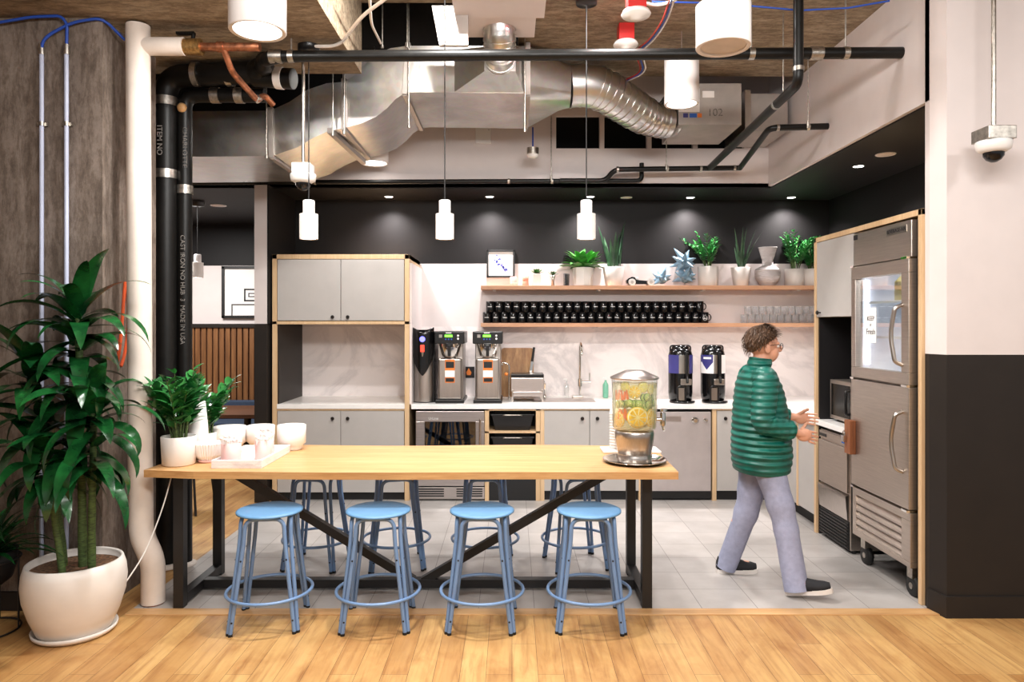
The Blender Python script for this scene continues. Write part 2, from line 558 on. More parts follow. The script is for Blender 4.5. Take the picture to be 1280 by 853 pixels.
    def leaf(s, base, az, el, L, W, droop=1.2, n=8, fold=0.25, shape=0.8, twist=0.0):
        """curved blade leaf: starts at base, bends towards the ground along its length"""
        p = Vector(base)
        vs, fs = [], []
        a = el
        side = Vector((-math.sin(az), math.cos(az), 0))
        for i in range(n + 1):
            t = i / n
            w = W * 0.5 * (math.sin(PI * min(1, t ** shape * 0.97 + 0.03)) ** 0.75)
            if i == n: w = 0.0005
            fwd = Vector((math.cos(az) * math.cos(a), math.sin(az) * math.cos(a), math.sin(a)))
            up = side.cross(fwd) * -1
            tw = twist * t
            sd = side * math.cos(tw) + up * math.sin(tw)
            vs += [p - sd * w + up * w * fold, p, p + sd * w + up * w * fold]
            p = p + fwd * (L / n)
            a -= droop / n * (0.5 + t)
        for i in range(n):
            q = i * 3
            fs += [(q, q + 1, q + 4, q + 3), (q + 1, q + 2, q + 5, q + 4)]
        return s.add(vs, fs, True)
    def build(s, name, mat, parent=None, bevel=0.0, seg=2, weld=False):
        me = bpy.data.meshes.new(name)
        me.from_pydata([tuple(p) for p in s.v], [], s.f)
        me.polygons.foreach_set('use_smooth', s.sm)
        me.materials.append(M[mat] if isinstance(mat, str) else mat)
        bm = bmesh.new()
        bm.from_mesh(me)
        if weld:
            bmesh.ops.remove_doubles(bm, verts=bm.verts, dist=1e-5)
        bmesh.ops.recalc_face_normals(bm, faces=bm.faces)
        bm.to_mesh(me)
        bm.free()
        o = bpy.data.objects.new(name, me)
        C.objects.link(o)
        if parent is not None:
            o.parent = parent
        else:
            o.location = s.off
        if bevel:
            b = o.modifiers.new('bevel', 'BEVEL')
            b.width = bevel
            b.segments = seg
            b.limit_method = 'ANGLE'
            b.angle_limit = 0.6
        return o

def clamp_y(mb, ymax):
    for p in mb.v:
        if p.y > ymax: p.y = ymax - 0.004 * ((p.y - ymax) % 1.0)

class Off:   # a location to hang a top-level mesh on
    def __init__(s, *p): s.location = Vector(p)

def tag(o, label, cat, group=None, kind=None):
    o['label'] = label
    o['category'] = cat
    if group: o['group'] = group
    if kind: o['kind'] = kind
    return o

def thing(name, label, cat, loc=(0, 0, 0), rz=0.0, group=None):
    o = bpy.data.objects.new(name, None)
    o.empty_display_size = 0.1
    o.location = loc
    o.rotation_euler = (0, 0, rz)
    C.objects.link(o)
    return tag(o, label, cat, group)

def struct(name, mb, mat, parent=None, bevel=0.0):
    o = mb.build(name, mat, parent, bevel)
    if parent is None: o['kind'] = 'structure'
    return o

def kids(o):
    return [c for c in list(C.objects) if c.parent == o]

def dup(root, loc=None, rz=None, label=None, group=None, scale=None, _par=None):
    c = root.copy()
    C.objects.link(c)
    if _par is not None: c.parent = _par
    if loc is not None: c.location = loc
    if rz is not None: c.rotation_euler = (0, 0, rz)
    if label: c['label'] = label
    if group: c['group'] = group
    if scale: c.scale = (scale,) * 3
    for k in kids(root):
        dup(k, _par=c)
    return c

def text_mesh(name, s, size, mat, parent, loc, rot, depth=0.001, align='CENTER', sx=1.0):
    cu = bpy.data.curves.new(name, 'FONT')
    cu.body = s
    cu.size = size
    cu.extrude = depth
    cu.align_x = align
    cu.align_y = 'CENTER'
    t = bpy.data.objects.new(name, cu)
    C.objects.link(t)
    dg = bpy.context.evaluated_depsgraph_get()
    me = bpy.data.meshes.new_from_object(t.evaluated_get(dg))
    C.objects.unlink(t)
    bpy.data.objects.remove(t)
    o = bpy.data.objects.new(name, me)
    me.materials.clear()
    me.materials.append(M[mat])
    C.objects.link(o)
    o.location = loc
    o.rotation_euler = rot
    o.scale = (sx, 1, 1)
    if parent is not None: o.parent = parent
    return o

def at(px, py, d):
    """the point at depth d seen at photograph pixel px, py"""
    return Vector(((px - 640.0) * d / F, d, H + (HOR - py) * d / F))

def arc(c, r, a0, a1, n, u, v):
    c, u, v = Vector(c), Vector(u), Vector(v)
    return [c + (u * math.cos(a0 + (a1 - a0) * i / n) + v * math.sin(a0 + (a1 - a0) * i / n)) * r for i in range(n + 1)]

def bend(pts, r=0.08, n=5):
    """round the inner corners of a polyline"""
    pts = [Vector(p) for p in pts]
    out = [pts[0]]
    for i in range(1, len(pts) - 1):
        a, b, c = pts[i - 1], pts[i], pts[i + 1]
        q = min(r, (a - b).length * 0.45, (c - b).length * 0.45)
        p0 = b + (a - b).normalized() * q
        p1 = b + (c - b).normalized() * q
        for k in range(n + 1):
            t = k / n
            out.append(p0 * (1 - t) ** 2 + b * 2 * t * (1 - t) + p1 * t * t)
    out.append(pts[-1])
    return out
# ================================================================== THE SETTING
CEIL_L, CEIL, SOFF = 3.54, 3.86, 3.05
BWY, BULK, CABY = 7.6, 6.9, 6.82      # back wall, bulkhead face, cabinet fronts

o = struct('floor', MB().box(-7, 7, -3, 11, -0.1, 0), 'floor')
o = struct('trim_1', MB().box(-2.27, 2.5, 4.24, BWY, -0.02, 0.004).box(2.5, 3.4, 4.24, BWY, -0.02, 0.004), 'tile')
o['label'] = 'grey square floor tiles of the kitchen'
o = struct('trim_2', MB().box(-2.27, 2.52, 4.15, 4.24, -0.02, 0.006), 'oak', bevel=0.002)
o['label'] = 'oak threshold strip between floorboards and tiles'

# ceiling: lower slab on the left, coffer, higher slab on the right, dark plenum beyond
struct('ceiling', MB().box(-7, -1.10, -3, 5.18, CEIL_L, CEIL_L + 0.7), 'slab')
struct('ceiling', MB().box(-1.10, 0.05, -3, 5.18, 4.06, 4.3), 'slab')
struct('ceiling', MB().box(0.05, 7, -3, 6.15, CEIL, 4.3), 'slab')
struct('ceiling', MB().box(-7, 7, 5.0, 11, 4.3, 4.4).box(-7, 3.5, 6.9, 11, SOFF, SOFF + 0.03), 'void')
struct('ceiling', MB().box(-7, 3.6, 6.93, 11, SOFF - 0.012, SOFF).box(2.53, 3.6, 4.24, 6.93, SOFF - 0.012, SOFF + 0.02), 'black_wall')

# bulkhead faces (white) and walls
bk = MB()
wz0, wz1 = 3.42, 3.74                      # row of dark openings in the bulkhead
xs = [0.43, 0.855, 0.90, 1.315, 1.36, 1.765, 1.81, 2.26]
bk.box(-7, xs[0], BULK, BULK + 0.06, SOFF, 3.36).box(-1.65, xs[0], BULK, BULK + 0.06, 3.36, 4.3)
struct('wall_plenum', MB().box(-7, -1.65, BULK, BULK + 0.05, 3.36, 4.3), 'void')
bk.box(xs[-1], 2.5, BULK, BULK + 0.06, SOFF, 4.3)
bk.box(xs[0], xs[-1], BULK, BULK + 0.06, SOFF, wz0)
bk.box(xs[0], xs[-1], BULK, BULK + 0.06, wz1, 4.3)
for a in (1, 3, 5):
    bk.box(xs[a], xs[a + 1], BULK, BULK + 0.06, wz0, wz1)
struct('wall_bulkhead', bk, 'white_wall')
struct('wall_plenum', MB().box(0.3, 2.45, BULK + 0.3, BULK + 0.34, SOFF + 0.03, 4.3), 'void')
struct('wall_right', MB().box(2.5, 2.53, 4.24, BULK, SOFF, 4.3), 'white_wall')
struct('wall_back', MB().box(-2.33, 3.45, BWY, BWY + 0.1, 2.355, SOFF), 'black_wall')
struct('wall_back', MB().box(-2.33, 3.45, BWY, BWY + 0.1, 1.68, 2.355), 'white_wall')
struct('wall_back', MB().box(-2.33, 3.45, BWY, BWY + 0.1, 0, 1.68), 'marble')
struct('wall_niche', MB().box(3.4, 3.5, 4.24, BWY, 0, SOFF), 'black_wall')
# pillar / wall end on the right, white above a charcoal dado
pil = [(2.5, 4.24), (2.523, 4.12), (7, 4.12), (7, 4.5), (2.53, 4.5)]
struct('wall_pillar', MB().prism([(2.5, 4.285), (2.5, 4.24), (2.53, 4.12), (7, 4.12), (7, 4.285)], 1.53, 4.3, 'z'), 'white_wall')
struct('wall_pillar', MB().prism([(2.5, 4.285), (2.5, 4.24), (2.53, 4.12), (7, 4.12), (7, 4.285)], 0.0, 1.53, 'z'), 'dark_wall')
struct('baseboard_right', MB().prism([(2.488, 4.25), (2.488, 4.235), (2.518, 4.105), (7, 4.105), (7, 4.125), (2.53, 4.125), (2.505, 4.25)], 0.0, 0.125, 'z'), 'dark_wall', bevel=0.002)

# partition beside the tall cabinet, room beyond on the left
struct('wall_partition', MB().box(-2.46, -2.34, 6.76, 9.5, 1.71, SOFF - 0.012), 'white_wall')
struct('wall_partition', MB().box(-2.46, -2.34, 6.76, 9.5, 0, 1.71), 'dark_wall')
struct('wall_partition', MB().box(-2.34, -2.325, 6.765, BWY, 1.71, SOFF - 0.012), 'black_wall')
struct('wall_far', MB().box(-7, -2.4, 9.5, 9.6, 2.49, SOFF), 'black_wall')
struct('wall_far', MB().box(-7, -2.4, 9.5, 9.6, 0, 2.49), 'white_wall')
struct('wall_left', MB().box(-7.1, -7, -3, 9.6, 0, 4.3), 'white_wall')
t = thing('slatted_wall_panel', 'vertical walnut slats panelling the wall of the room beyond', 'wall panel', (-3.2, 9.5, 0))
s1 = MB(t); s2 = MB(t); s3 = MB(t)
s1.box(-5.2, -2.47, 9.47, 9.5, 0.35, 1.66)
x = -5.18
while x < -2.5:
    s2.box(x, x + 0.058, 9.44, 9.472, 0.35, 1.66)
    x += 0.08
s3.box(-5.2, -2.47, 9.42, 9.5, 1.66, 1.71)
s1.build('backing_board', 'dark_wood', t); s2.build('slats', 'slat', t); s3.build('cap_rail', 'dark_wall', t)

# concrete column on the left
struct('wall_column', MB().box(-4.6, -2.45, 4.235, 4.87, 0, CEIL_L), 'column')
tag(struct('baseboard_left', MB().box(-4.6, -2.44, 4.215, 4.235, 0, 0.11), 'dark_wall'), 'dark baseboard of the concrete column', 'baseboard')
# graffiti loop sprayed on the column's side
g = MB(Off(-2.44, 4.5, 1.6))
pts = [at(x_, y_, 4.45) for x_, y_ in ((160, 355), (150, 370), (146, 395), (148, 420), (155, 440), (162, 452))]
pts = [Vector((-2.446, 4.385 + 0.09 * math.sin(k / 5.0 * PI / 2), H + (HOR - y_) / 200.0)) for k, y_ in enumerate((452, 435, 405, 375, 357, 352))]
pts += [Vector((-2.446, 4.50 - 0.05 * k / 4.0 + 0.03 * math.sin(k), H + (HOR - y_) / 200.0)) for k, y_ in enumerate((365, 395, 420, 445, 458))]
g.tube(bend(pts, 0.1, 4), 0.011, 8)
tag(g.build('graffiti_mark', 'graffiti'), 'orange spray painted loop on the side of the concrete column', 'graffiti')

# ================================================================== BACK RUN OF CABINETS
def knob(parent, x, y, z, face='y', mb_root=None):
    k = MB(mb_root)
    k.lathe([(0.006, 0), (0.006, 0.018), (0.016, 0.022), (0.018, 0.03), (0.012, 0.036)], (x, y, z), 14, axis=face)
    return k.build('knob', 'knob', parent)

# tall cabinet on the left
XL, XR = -2.31, -0.99
t = thing('tall_cabinet', 'tall grey cabinet with pale wood frame and open marble niche', 'cabinet', (-1.65, CABY, 0))
f = MB(t)
f.box(XL, XL + 0.045, CABY, BWY, 0.0, 2.38).box(XR - 0.045, XR, CABY, BWY, 0.0, 2.38)
f.box(XL, XR, CABY, BWY, 2.335, 2.38).box(XL, XR, CABY, BWY, 1.705, 1.735)
f.box(XL + 0.045, XR - 0.045, CABY + 0.01, CABY + 0.03, 0.872, 0.89)
f.build('frame', 'ply', t, 0.002)
MB(t).box(XL + 0.0451, XL + 0.06, CABY + 0.02, BWY - 0.002, 0.93, 1.705).build('side_lining', 'dark_wall', t)
MB(t).box(XL + 0.045, XR - 0.045, CABY - 0.004, BWY, 0.89, 0.935).build('worktop', 'counter', t, 0.003)
MB(t).box(XL + 0.045, XR - 0.045, CABY + 0.05, CABY + 0.07, 0.0, 0.09).build('kickboard', 'kick', t)
MB(t).box(XL + 0.05, XR - 0.05, CABY + 0.02, BWY - 0.01, 0.09, 0.87).build('carcass', 'grey_lam', t)
mid = (XL + XR) / 2
for a, b in ((XL + 0.05, mid - 0.003), (mid + 0.003, XR - 0.05)):
    for z0, z1, kz in ((1.742, 2.33, 1.775), (0.085, 0.868, 0.80)):
        d = MB(t).box(a, b, CABY + 0.0, CABY + 0.02, z0, z1).build('door', 'grey_lam', t, 0.002)
        knob(d, (b - 0.07) if b < mid else (a + 0.07), CABY, kz, 'y', t)
struct('trim_3', MB().box(XR + 0.0, XR + 0.02, CABY + 0.03, BWY, 0.93, 2.3), 'white_wall')['label'] = 'white painted side of the tall cabinet'

# long worktop (L shaped) and worktop under the microwave
wt = MB(Off(1.0, 7.2, 0.89))
wt.box(XR + 0.021, 3.4, CABY - 0.02, BWY - 0.001, 0.89, 0.935)
wt.box(2.46, 3.4, 5.82, CABY - 0.02, 0.89, 0.935)
tag(wt.build('worktop', 'counter', None, 0.003), 'white quartz kitchen worktop running along the back wall to the corner', 'worktop')

def base_unit(x0, x1, label, doors, group='grey base cabinets'):
    t = thing('base_cabinet', label, 'cabinet', ((x0 + x1) / 2, CABY, 0), 0, group)
    f = MB(t)
    f.box(x0, x0 + 0.04, CABY, BWY - 0.01, 0, 0.888).box(x1 - 0.04, x1, CABY, BWY - 0.01, 0, 0.888)
    f.box(x0 + 0.04, x1 - 0.04, CABY + 0.004, CABY + 0.02, 0.874, 0.888)
    f.build('frame', 'ply', t, 0.002)
    MB(t).box(x0 + 0.04, x1 - 0.04, CABY + 0.05, CABY + 0.07, 0.0, 0.1).build('kickboard', 'kick', t)
    MB(t).box(x0 + 0.045, x1 - 0.045, CABY + 0.022, BWY - 0.02, 0.1, 0.87).build('carcass', 'grey_lam', t)
    for (a, b, kx) in doors:
        d = MB(t).box(a, b, CABY, CABY + 0.02, 0.1, 0.872).build('door', 'grey_lam', t, 0.002)
        knob(d, kx, CABY, 0.80, 'y', t)
    return t

# beverage cooler
x0, x1 = -0.925, -0.265
t = thing('beverage_cooler', 'stainless under-counter drinks cooler with glass door and black interior', 'cooler', ((x0 + x1) / 2, CABY, 0))
b = MB(t)
b.box(x0, x0 + 0.03, CABY + 0.03, BWY - 0.05, 0.02, 0.87).box(x1 - 0.03, x1, CABY + 0.03, BWY - 0.05, 0.02, 0.87)
b.box(x0, x1, CABY + 0.03, BWY - 0.05, 0.83, 0.87).box(x0, x1, BWY - 0.08, BWY - 0.05, 0.02, 0.87).box(x0, x1, CABY + 0.03, BWY - 0.05, 0.02, 0.14)
b.build('body', 'black_plastic', t)
d = MB(t)
d.box(x0, x1, CABY - 0.02, CABY + 0.03, 0.77, 0.87).box(x0, x1, CABY - 0.02, CABY + 0.03, 0.15, 0.22)
d.box(x0, x0 + 0.085, CABY - 0.02, CABY + 0.03, 0.22, 0.77).box(x1 - 0.085, x1, CABY - 0.02, CABY + 0.03, 0.22, 0.77)
dd = d.build('door_frame', 'steel', t, 0.004)
MB(t).box(x0 + 0.085, x1 - 0.085, CABY + 0.0, CABY + 0.006, 0.22, 0.77).build('glass_pane', 'dark_glass', dd)
MB(t).cyl((x1 - 0.04, CABY - 0.055, 0.25), (x1 - 0.04, CABY - 0.055, 0.8), 0.011).cyl((x1 - 0.04, CABY - 0.055, 0.3), (x1 - 0.04, CABY - 0.02, 0.3), 0.006).cyl((x1 - 0.04, CABY - 0.055, 0.76), (x1 - 0.04, CABY - 0.02, 0.76), 0.006).build('handle', 'chrome', dd)
text_mesh('badge', 'U-Line', 0.035, 'white_plastic', dd, (-0.16, -0.0215, 0.80), (PI / 2, 0, 0), 0.0008)
for z in (0.3, 0.42, 0.54, 0.66):
    r_ = MB(t)
    for k in range(12):
        r_.cyl((x0 + 0.04, CABY + 0.06 + 0.05 * k, z), (x1 - 0.04, CABY + 0.06 + 0.05 * k, z), 0.003, n=6)
    r_.cyl((x0 + 0.04, CABY + 0.055, z + 0.004), (x1 - 0.04, CABY + 0.055, z + 0.004), 0.005, n=8)
    r_.build('wire_shelf', 'chrome', t)
gr = MB(t)
gr.box(x0, x1, CABY - 0.0, CABY + 0.012, 0.02, 0.135)
gg = gr.build('vent_grille', 'steel', t, 0.002)
gv = MB(t)
for k in range(4):
    gv.box(x0 + 0.02, x0 + 0.27, CABY - 0.004, CABY + 0.002, 0.045 + 0.022 * k, 0.056 + 0.022 * k)
    gv.box(x1 - 0.27, x1 - 0.02, CABY - 0.004, CABY + 0.002, 0.045 + 0.022 * k, 0.056 + 0.022 * k)
gv.build('vent_slots', 'kick', gg)
# cans in the cooler
can = MB().lathe([(0.024, 0), (0.031, 0.008), (0.031, 0.105), (0.025, 0.118), (0.025, 0.122)], (0, 0, 0), 16).build('drink_can', 'satin')
can.location = (-0.46, CABY + 0.1, 0.428)
tag(can, 'silver drink can on a wire shelf inside the glass-door cooler', 'can', 'drink cans in the cooler')
for cx, z in ((-0.54, 0.428), (-0.62, 0.308), (-0.7, 0.308), (-0.44, 0.308), (-0.52, 0.308)):
    dup(can, (cx, CABY + 0.1, z))

# open bin cupboard
x0, x1 = -0.262, 0.27
t = thing('base_cabinet', 'open pale-wood shelf unit holding two black bins', 'cabinet', (0, CABY, 0))
f = MB(t)
f.box(x0, x0 + 0.04, CABY, BWY - 0.01, 0, 0.888).box(x1 - 0.04, x1, CABY, BWY - 0.01, 0, 0.888)
f.box(x0, x1, CABY, BWY - 0.01, 0.872, 0.888).box(x0, x1, CABY, BWY - 0.01, 0.655, 0.675)
f.box(x0, x1, CABY + 0.0, CABY + 0.02, 0.44, 0.455)
f.build('frame', 'ply', t, 0.002)
MB(t).box(x0 + 0.04, x1 - 0.04, CABY + 0.35, CABY + 0.37, 0.0, 0.872).build('back_panel', 'kick', t)
MB(t).box(x0 + 0.04, x1 - 0.04, CABY + 0.01, CABY + 0.03, 0.0, 0.30).build('lower_panel', 'kick', t)
MB(t).box(x0 + 0.04, x1 - 0.04, CABY + 0.03, CABY + 0.35, 0.42, 0.44).build('shelf', 'kick', t)
def tote(z, label):
    t = thing('storage_bin', label, 'bin', (0.005, CABY + 0.17, z), 0, 'black storage bins')
    b = MB()
    w0, w1, h = 0.17, 0.2, 0.145
    rings = []
    for q, zz, wy in ((w0, 0, 0.11), (w1, h, 0.14), (w1 + 0.012, h, 0.152), (w1 + 0.012, h + 0.014, 0.152), (w1 - 0.006, h + 0.014, 0.134), (w0 - 0.006, 0.006, 0.104)):
        rings.append([(-q, -wy, zz), (q, -wy, zz), (q, wy, zz), (-q, wy, zz)])
    b.loft(rings, False, True)
    b.build('tub', 'black_plastic', t, 0.004)
    MB().tube(bend([(-0.09, -0.15, h + 0.002), (-0.08, -0.165, h + 0.008), (0.08, -0.165, h + 0.008), (0.09, -0.15, h + 0.002)], 0.01, 3), 0.006, 8).build('handle', 'zinc', t)
    return t
tote(0.676, 'black storage bin with metal lip on the top shelf of the open unit')
tote(0.457, 'black storage bin on the middle shelf of the open unit, below the other')

base_unit(0.272, 1.262, 'two-door grey base cabinet below the sink with round black knobs',
          [(0.312, 0.745, 0.675), (0.751, 1.222, 0.82)])

# dishwasher
x0, x1 = 1.275, 1.925
t = thing('dishwasher', 'stainless steel dishwasher with two dials between grey cabinets', 'dishwasher', ((x0 + x1) / 2, CABY, 0))
MB(t).box(x0, x1, CABY + 0.02, BWY - 0.05, 0.02, 0.872).build('body', 'black_plastic', t)
dr = MB(t).box(x0 + 0.02, x1 - 0.012, CABY - 0.012, CABY + 0.019, 0.1, 0.862).build('door', 'steel_flat', t, 0.004)
MB(t).box(x0 + 0.2, x1 - 0.3, CABY - 0.0135, CABY - 0.011, 0.77, 0.82).build('recessed_handle', 'steel', dr)
for kx, r_ in ((1.76, 0.035), (1.86, 0.022)):
    MB(t).lathe([(r_, 0), (r_, 0.008), (r_ * 0.7, 0.01), (r_ * 0.6, 0.022), (r_ * 0.5, 0.024)], (kx, CABY - 0.012, 0.78), 20, axis='y').build('dial', 'chrome', dr)
base_unit(1.93, 2.50, 'narrow single-door grey base cabinet between dishwasher and corner', [(1.975, 2.455, 2.05)])

# low cabinets on the right return (faces -X)
t = thing('base_cabinet', 'grey low cabinet with two doors on the right return near the fridge', 'cabinet', (2.5, 6.3, 0))
MB(t).box(2.52, 3.35, 5.82, CABY - 0.03, 0.13, 0.885).build('carcass', 'grey_lam', t)
MB(t).box(2.58, 2.6, 5.82, CABY, 0, 0.13).build('kickboard', 'kick', t)
MB(t).box(2.5, 2.53, 6.185, 6.225, 0.12, 0.888).box(2.5, 2.53, 5.82, 6.82, 0.874, 0.888).build('frame', 'ply', t)
for y0, y1, ky in ((5.825, 6.18, 5.88), (6.23, 6.81, 6.3)):
    d = MB(t).box(2.5, 2.52, y0, y1, 0.13, 0.87).build('door', 'grey_lam', t, 0.002)
    knob(d, 2.5, ky, 0.78, 'x', t)

# ================================================================== RIGHT TALL UNIT
XF = 2.48
t = thing('tall_cabinet', 'tall pale-wood framed cabinet housing fridge and microwave on the right', 'cabinet', (2.8, 5.0, 0))
f = MB(t)
f.box(XF, 3.38, 5.775, 5.815, 0, 2.41).box(XF, 3.38, 4.288, 4.325, 0, 2.41).box(XF, 3.38, 4.288, 5.815, 2.372, 2.41)
f.build('frame', 'ply', t, 0.002)
MB(t).box(2.5, 3.36, 5.755, 5.774, 0, 1.76).box(3.3, 3.36, 4.33, 5.755, 0, 2.37).box(2.52, 3.3, 5.15, 5.17, 0.95, 1.76).box(2.53, 3.3, 4.3255, 4.335, 0.0, 2.37).build('lining', 'black_wall', t)
MB(t).box(2.51, 3.3, 5.15, 5.755, 1.77, 2.37).build('cupboard', 'grey_lam', t)
d = MB(t).box(XF + 0.004, 2.508, 5.145, 5.77, 1.765, 2.368).build('door', 'grey_lam', t, 0.002)
knob(d, XF + 0.004, 5.70, 1.80, 'x', t)
MB(t).box(XF - 0.005, 3.3, 5.13, 5.774, 0.89, 0.935).build('worktop', 'counter', t, 0.003)

# microwave
t = thing('microwave_oven', 'steel microwave with black curved handle in the black niche', 'microwave', (2.8, 5.45, 0.935))
MB(t).box(2.585, 3.0, 5.19, 5.7, 0.955, 1.265).build('body', 'steel_warm', t, 0.006)
fr = MB(t).box(2.56, 2.585, 5.19, 5.7, 0.955, 1.265).build('front_panel', 'steel_warm', t, 0.004)
MB(t).box(2.557, 2.562, 5.36, 5.67, 0.985, 1.235).build('door_window', 'black_gloss', fr)
MB(t).tube(bend([(2.56, 5.37, 1.2), (2.525, 5.355, 1.2), (2.52, 5.35, 1.11), (2.525, 5.355, 1.02), (2.56, 5.37, 1.02)], 0.03), 0.011, 10).build('handle', 'black_plastic', fr)
MB(t).box(2.557, 2.562, 5.205, 5.315, 0.975, 1.245).build('keypad', 'black_gloss', fr)
kp = MB(t)
for r_ in range(5):
    for c_ in range(3):
        kp.box(2.5555, 2.558, 5.216 + c_ * 0.033, 5.24 + c_ * 0.033, 0.99 + r_ * 0.034, 1.012 + r_ * 0.034)
kp.build('keys', 'satin', fr)
for y_ in (5.22, 5.67):
    for x_ in (2.62, 2.95):
        MB(t).cyl((x_, y_, 0.9355), (x_, y_, 0.956), 0.015, n=12).build('foot', 'rubber', t)

# under-counter ice machine
t = thing('ice_machine', 'steel under-counter ice machine with black louvred vent below the microwave', 'ice machine', (2.8, 5.45, 0))
MB(t).box(2.50, 3.2, 5.23, 5.735, 0.03, 0.862).build('body', 'steel_warm', t, 0.004)
MB(t).box(2.488, 2.5, 5.235, 5.73, 0.80, 0.855).build('control_panel', 'steel_warm', t, 0.002)
MB(t).box(2.485, 2.489, 5.60, 5.72, 0.812, 0.835).build('name_strip', 'black_plastic', t)
MB(t).box(2.485, 2.489, 5.30, 5.34, 0.812, 0.84).build('switch', 'blue_tag', t)
MB(t).box(2.478, 2.5, 5.245, 5.72, 0.45, 0.785).build('upper_door', 'steel_warm', t, 0.004)
MB(t).prism([(2.50, 0.44), (2.47, 0.43), (2.47, 0.41), (2.485, 0.25), (2.50, 0.25)], 5.245, 5.72, 'y').build('ice_bin_door', 'steel_v', t)
vb = MB(t).box(2.492, 2.5, 5.245, 5.72, 0.03, 0.24).build('vent_grille', 'kick', t)
vv = MB(t)
for k in range(8):
    vv.box(2.482, 2.493, 5.25, 5.715, 0.045 + 0.024 * k, 0.052 + 0.024 * k)
vv.build('louvres', 'black_plastic', vb)
for y_ in (5.26, 5.7):
    MB(t).cyl((2.54, y_, 0), (2.54, y_, 0.03), 0.018, n=12).build('foot', 'rubber', t)

# fridge: glass display door above, solid door below
Y0, Y1 = 4.365, 5.105
t = thing('refrigerator', 'tall stainless refrigerator with lit glass upper door and louvred base on casters', 'refrigerator', (2.85, 4.74, 0))
b = MB(t)
b.box(2.505, 3.28, Y0, Y0 + 0.025, 0.2, 2.36).box(2.505, 3.28, Y1 - 0.025, Y1, 0.2, 2.36)
b.box(2.505, 3.28, Y0, Y1, 2.12, 2.36).box(3.2, 3.28, Y0, Y1, 0.2, 2.36).box(2.505, 3.28, Y0, Y1, 0.2, 1.33)
b.build('body', 'steel_warm', t, 0.003)
li = MB(t)
li.box(2.51, 3.2, Y0 + 0.025, Y0 + 0.04, 1.33, 2.12).box(2.51, 3.2, Y1 - 0.04, Y1 - 0.025, 1.33, 2.12)
li.box(3.185, 3.2, Y0 + 0.03, Y1 - 0.03, 1.33, 2.12).box(2.51, 3.2, Y0 + 0.03, Y1 - 0.03, 2.105, 2.12).box(2.51, 3.2, Y0 + 0.03, Y1 - 0.03, 1.33, 1.345)
li.build('liner', 'fridge_white', t)
hd = MB(t).box(2.462, 2.505, Y0, Y1, 2.125, 2.355).build('header_panel', 'steel_warm', t, 0.004)
MB(t).box(2.4595, 2.463, Y0 + 0.05, Y0 + 0.29, 2.285, 2.33).build('name_plate', 'satin', hd)
text_mesh('lettering', 'BEVERAGE-AIR', 0.034, 'ink', hd, (2.459 - 2.85, Y0 + 0.17 - 4.74, 2.307), (PI / 2, 0, -PI / 2), 0.0006)
MB(t).box(2.4595, 2.463, Y1 - 0.06, Y1 - 0.005, 2.31, 2.345).build('warning_label', 'ink', hd)
# glass door
g = MB(t)
g.box(2.445, 2.503, Y0, Y1, 2.03, 2.115).box(2.445, 2.503, Y0, Y1, 1.33, 1.405)
g.box(2.445, 2.503, Y0, Y0 + 0.085, 1.405, 2.03).box(2.445, 2.503, Y1 - 0.06, Y1, 1.405, 2.03)
gd = g.build('glass_door', 'steel_warm', t, 0.004)
MB(t).box(2.465, 2.471, Y0 + 0.085, Y1 - 0.06, 1.405, 2.03).build('glass_pane', 'glass', gd)
def handle(z0, z1, par):
    MB(t).tube(bend([(2.447, Y0 + 0.07, z1), (2.40, Y0 + 0.075, z1 - 0.02), (2.385, Y0 + 0.10, (z0 + z1) / 2), (2.40, Y0 + 0.075, z0 + 0.02), (2.447, Y0 + 0.07, z0)], 0.06, 6), 0.013, 10).build('handle', 'satin', par)
handle(1.45, 1.83, gd)
ld = MB(t).box(2.445, 2.503, Y0, Y1, 0.56, 1.315).build('lower_door', 'steel_warm', t, 0.004)
handle(0.78, 1.16, ld)
for z_ in (1.323, 2.12, 0.548):
    MB(t).box(2.435, 2.5, Y1 - 0.05, Y1 - 0.005, z_ - 0.007, z_ + 0.007).build('hinge', 'chrome', t)
    MB(t).box(2.435, 2.5, Y0 + 0.005, Y0 + 0.07, z_ - 0.007, z_ + 0.007).build('hinge', 'chrome', t)
gl = MB(t)
gl.box(2.455, 2.503, Y0, Y1, 0.49, 0.54).box(2.455, 2.503, Y0, Y1, 0.2, 0.235)
gl.box(2.455, 2.503, Y0, Y0 + 0.10, 0.235, 0.49).box(2.455, 2.503, Y1 - 0.05, Y1, 0.235, 0.49)
gp = gl.build('louvred_panel', 'steel_warm', t, 0.003)
lv = MB(t)
for k in range(5):
    z = 0.245 + k * 0.05
    lv.prism([(2.458, z), (2.50, z + 0.052), (2.50, z + 0.046), (2.468, z), (2.458, z - 0.014)], Y0 + 0.1, Y1 - 0.05, 'y')
lv.build('louvres', 'steel_warm', gp)
MB(t).box(2.501, 2.504, Y0 + 0.1, Y1 - 0.05, 0.235, 0.49).build('louvre_backing', 'kick', gp)
for y_ in (Y0 + 0.07, Y1 - 0.08):
    for x_ in (2.52, 3.15):
        cs = MB(t).lathe([(0.03, -0.02), (0.06, -0.02), (0.068, -0.01), (0.068, 0.01), (0.06, 0.02), (0.03, 0.02)], (x_, y_, 0.068), 20, axis='x').build('caster_wheel', 'rubber', t)
        MB(t).box(x_ - 0.03, x_ + 0.03, y_ - 0.03, y_ + 0.03, 0.12, 0.2).cyl((x_ - 0.024, y_, 0.068), (x_ + 0.024, y_, 0.068), 0.02, n=12).build('caster_bracket', 'zinc', cs)
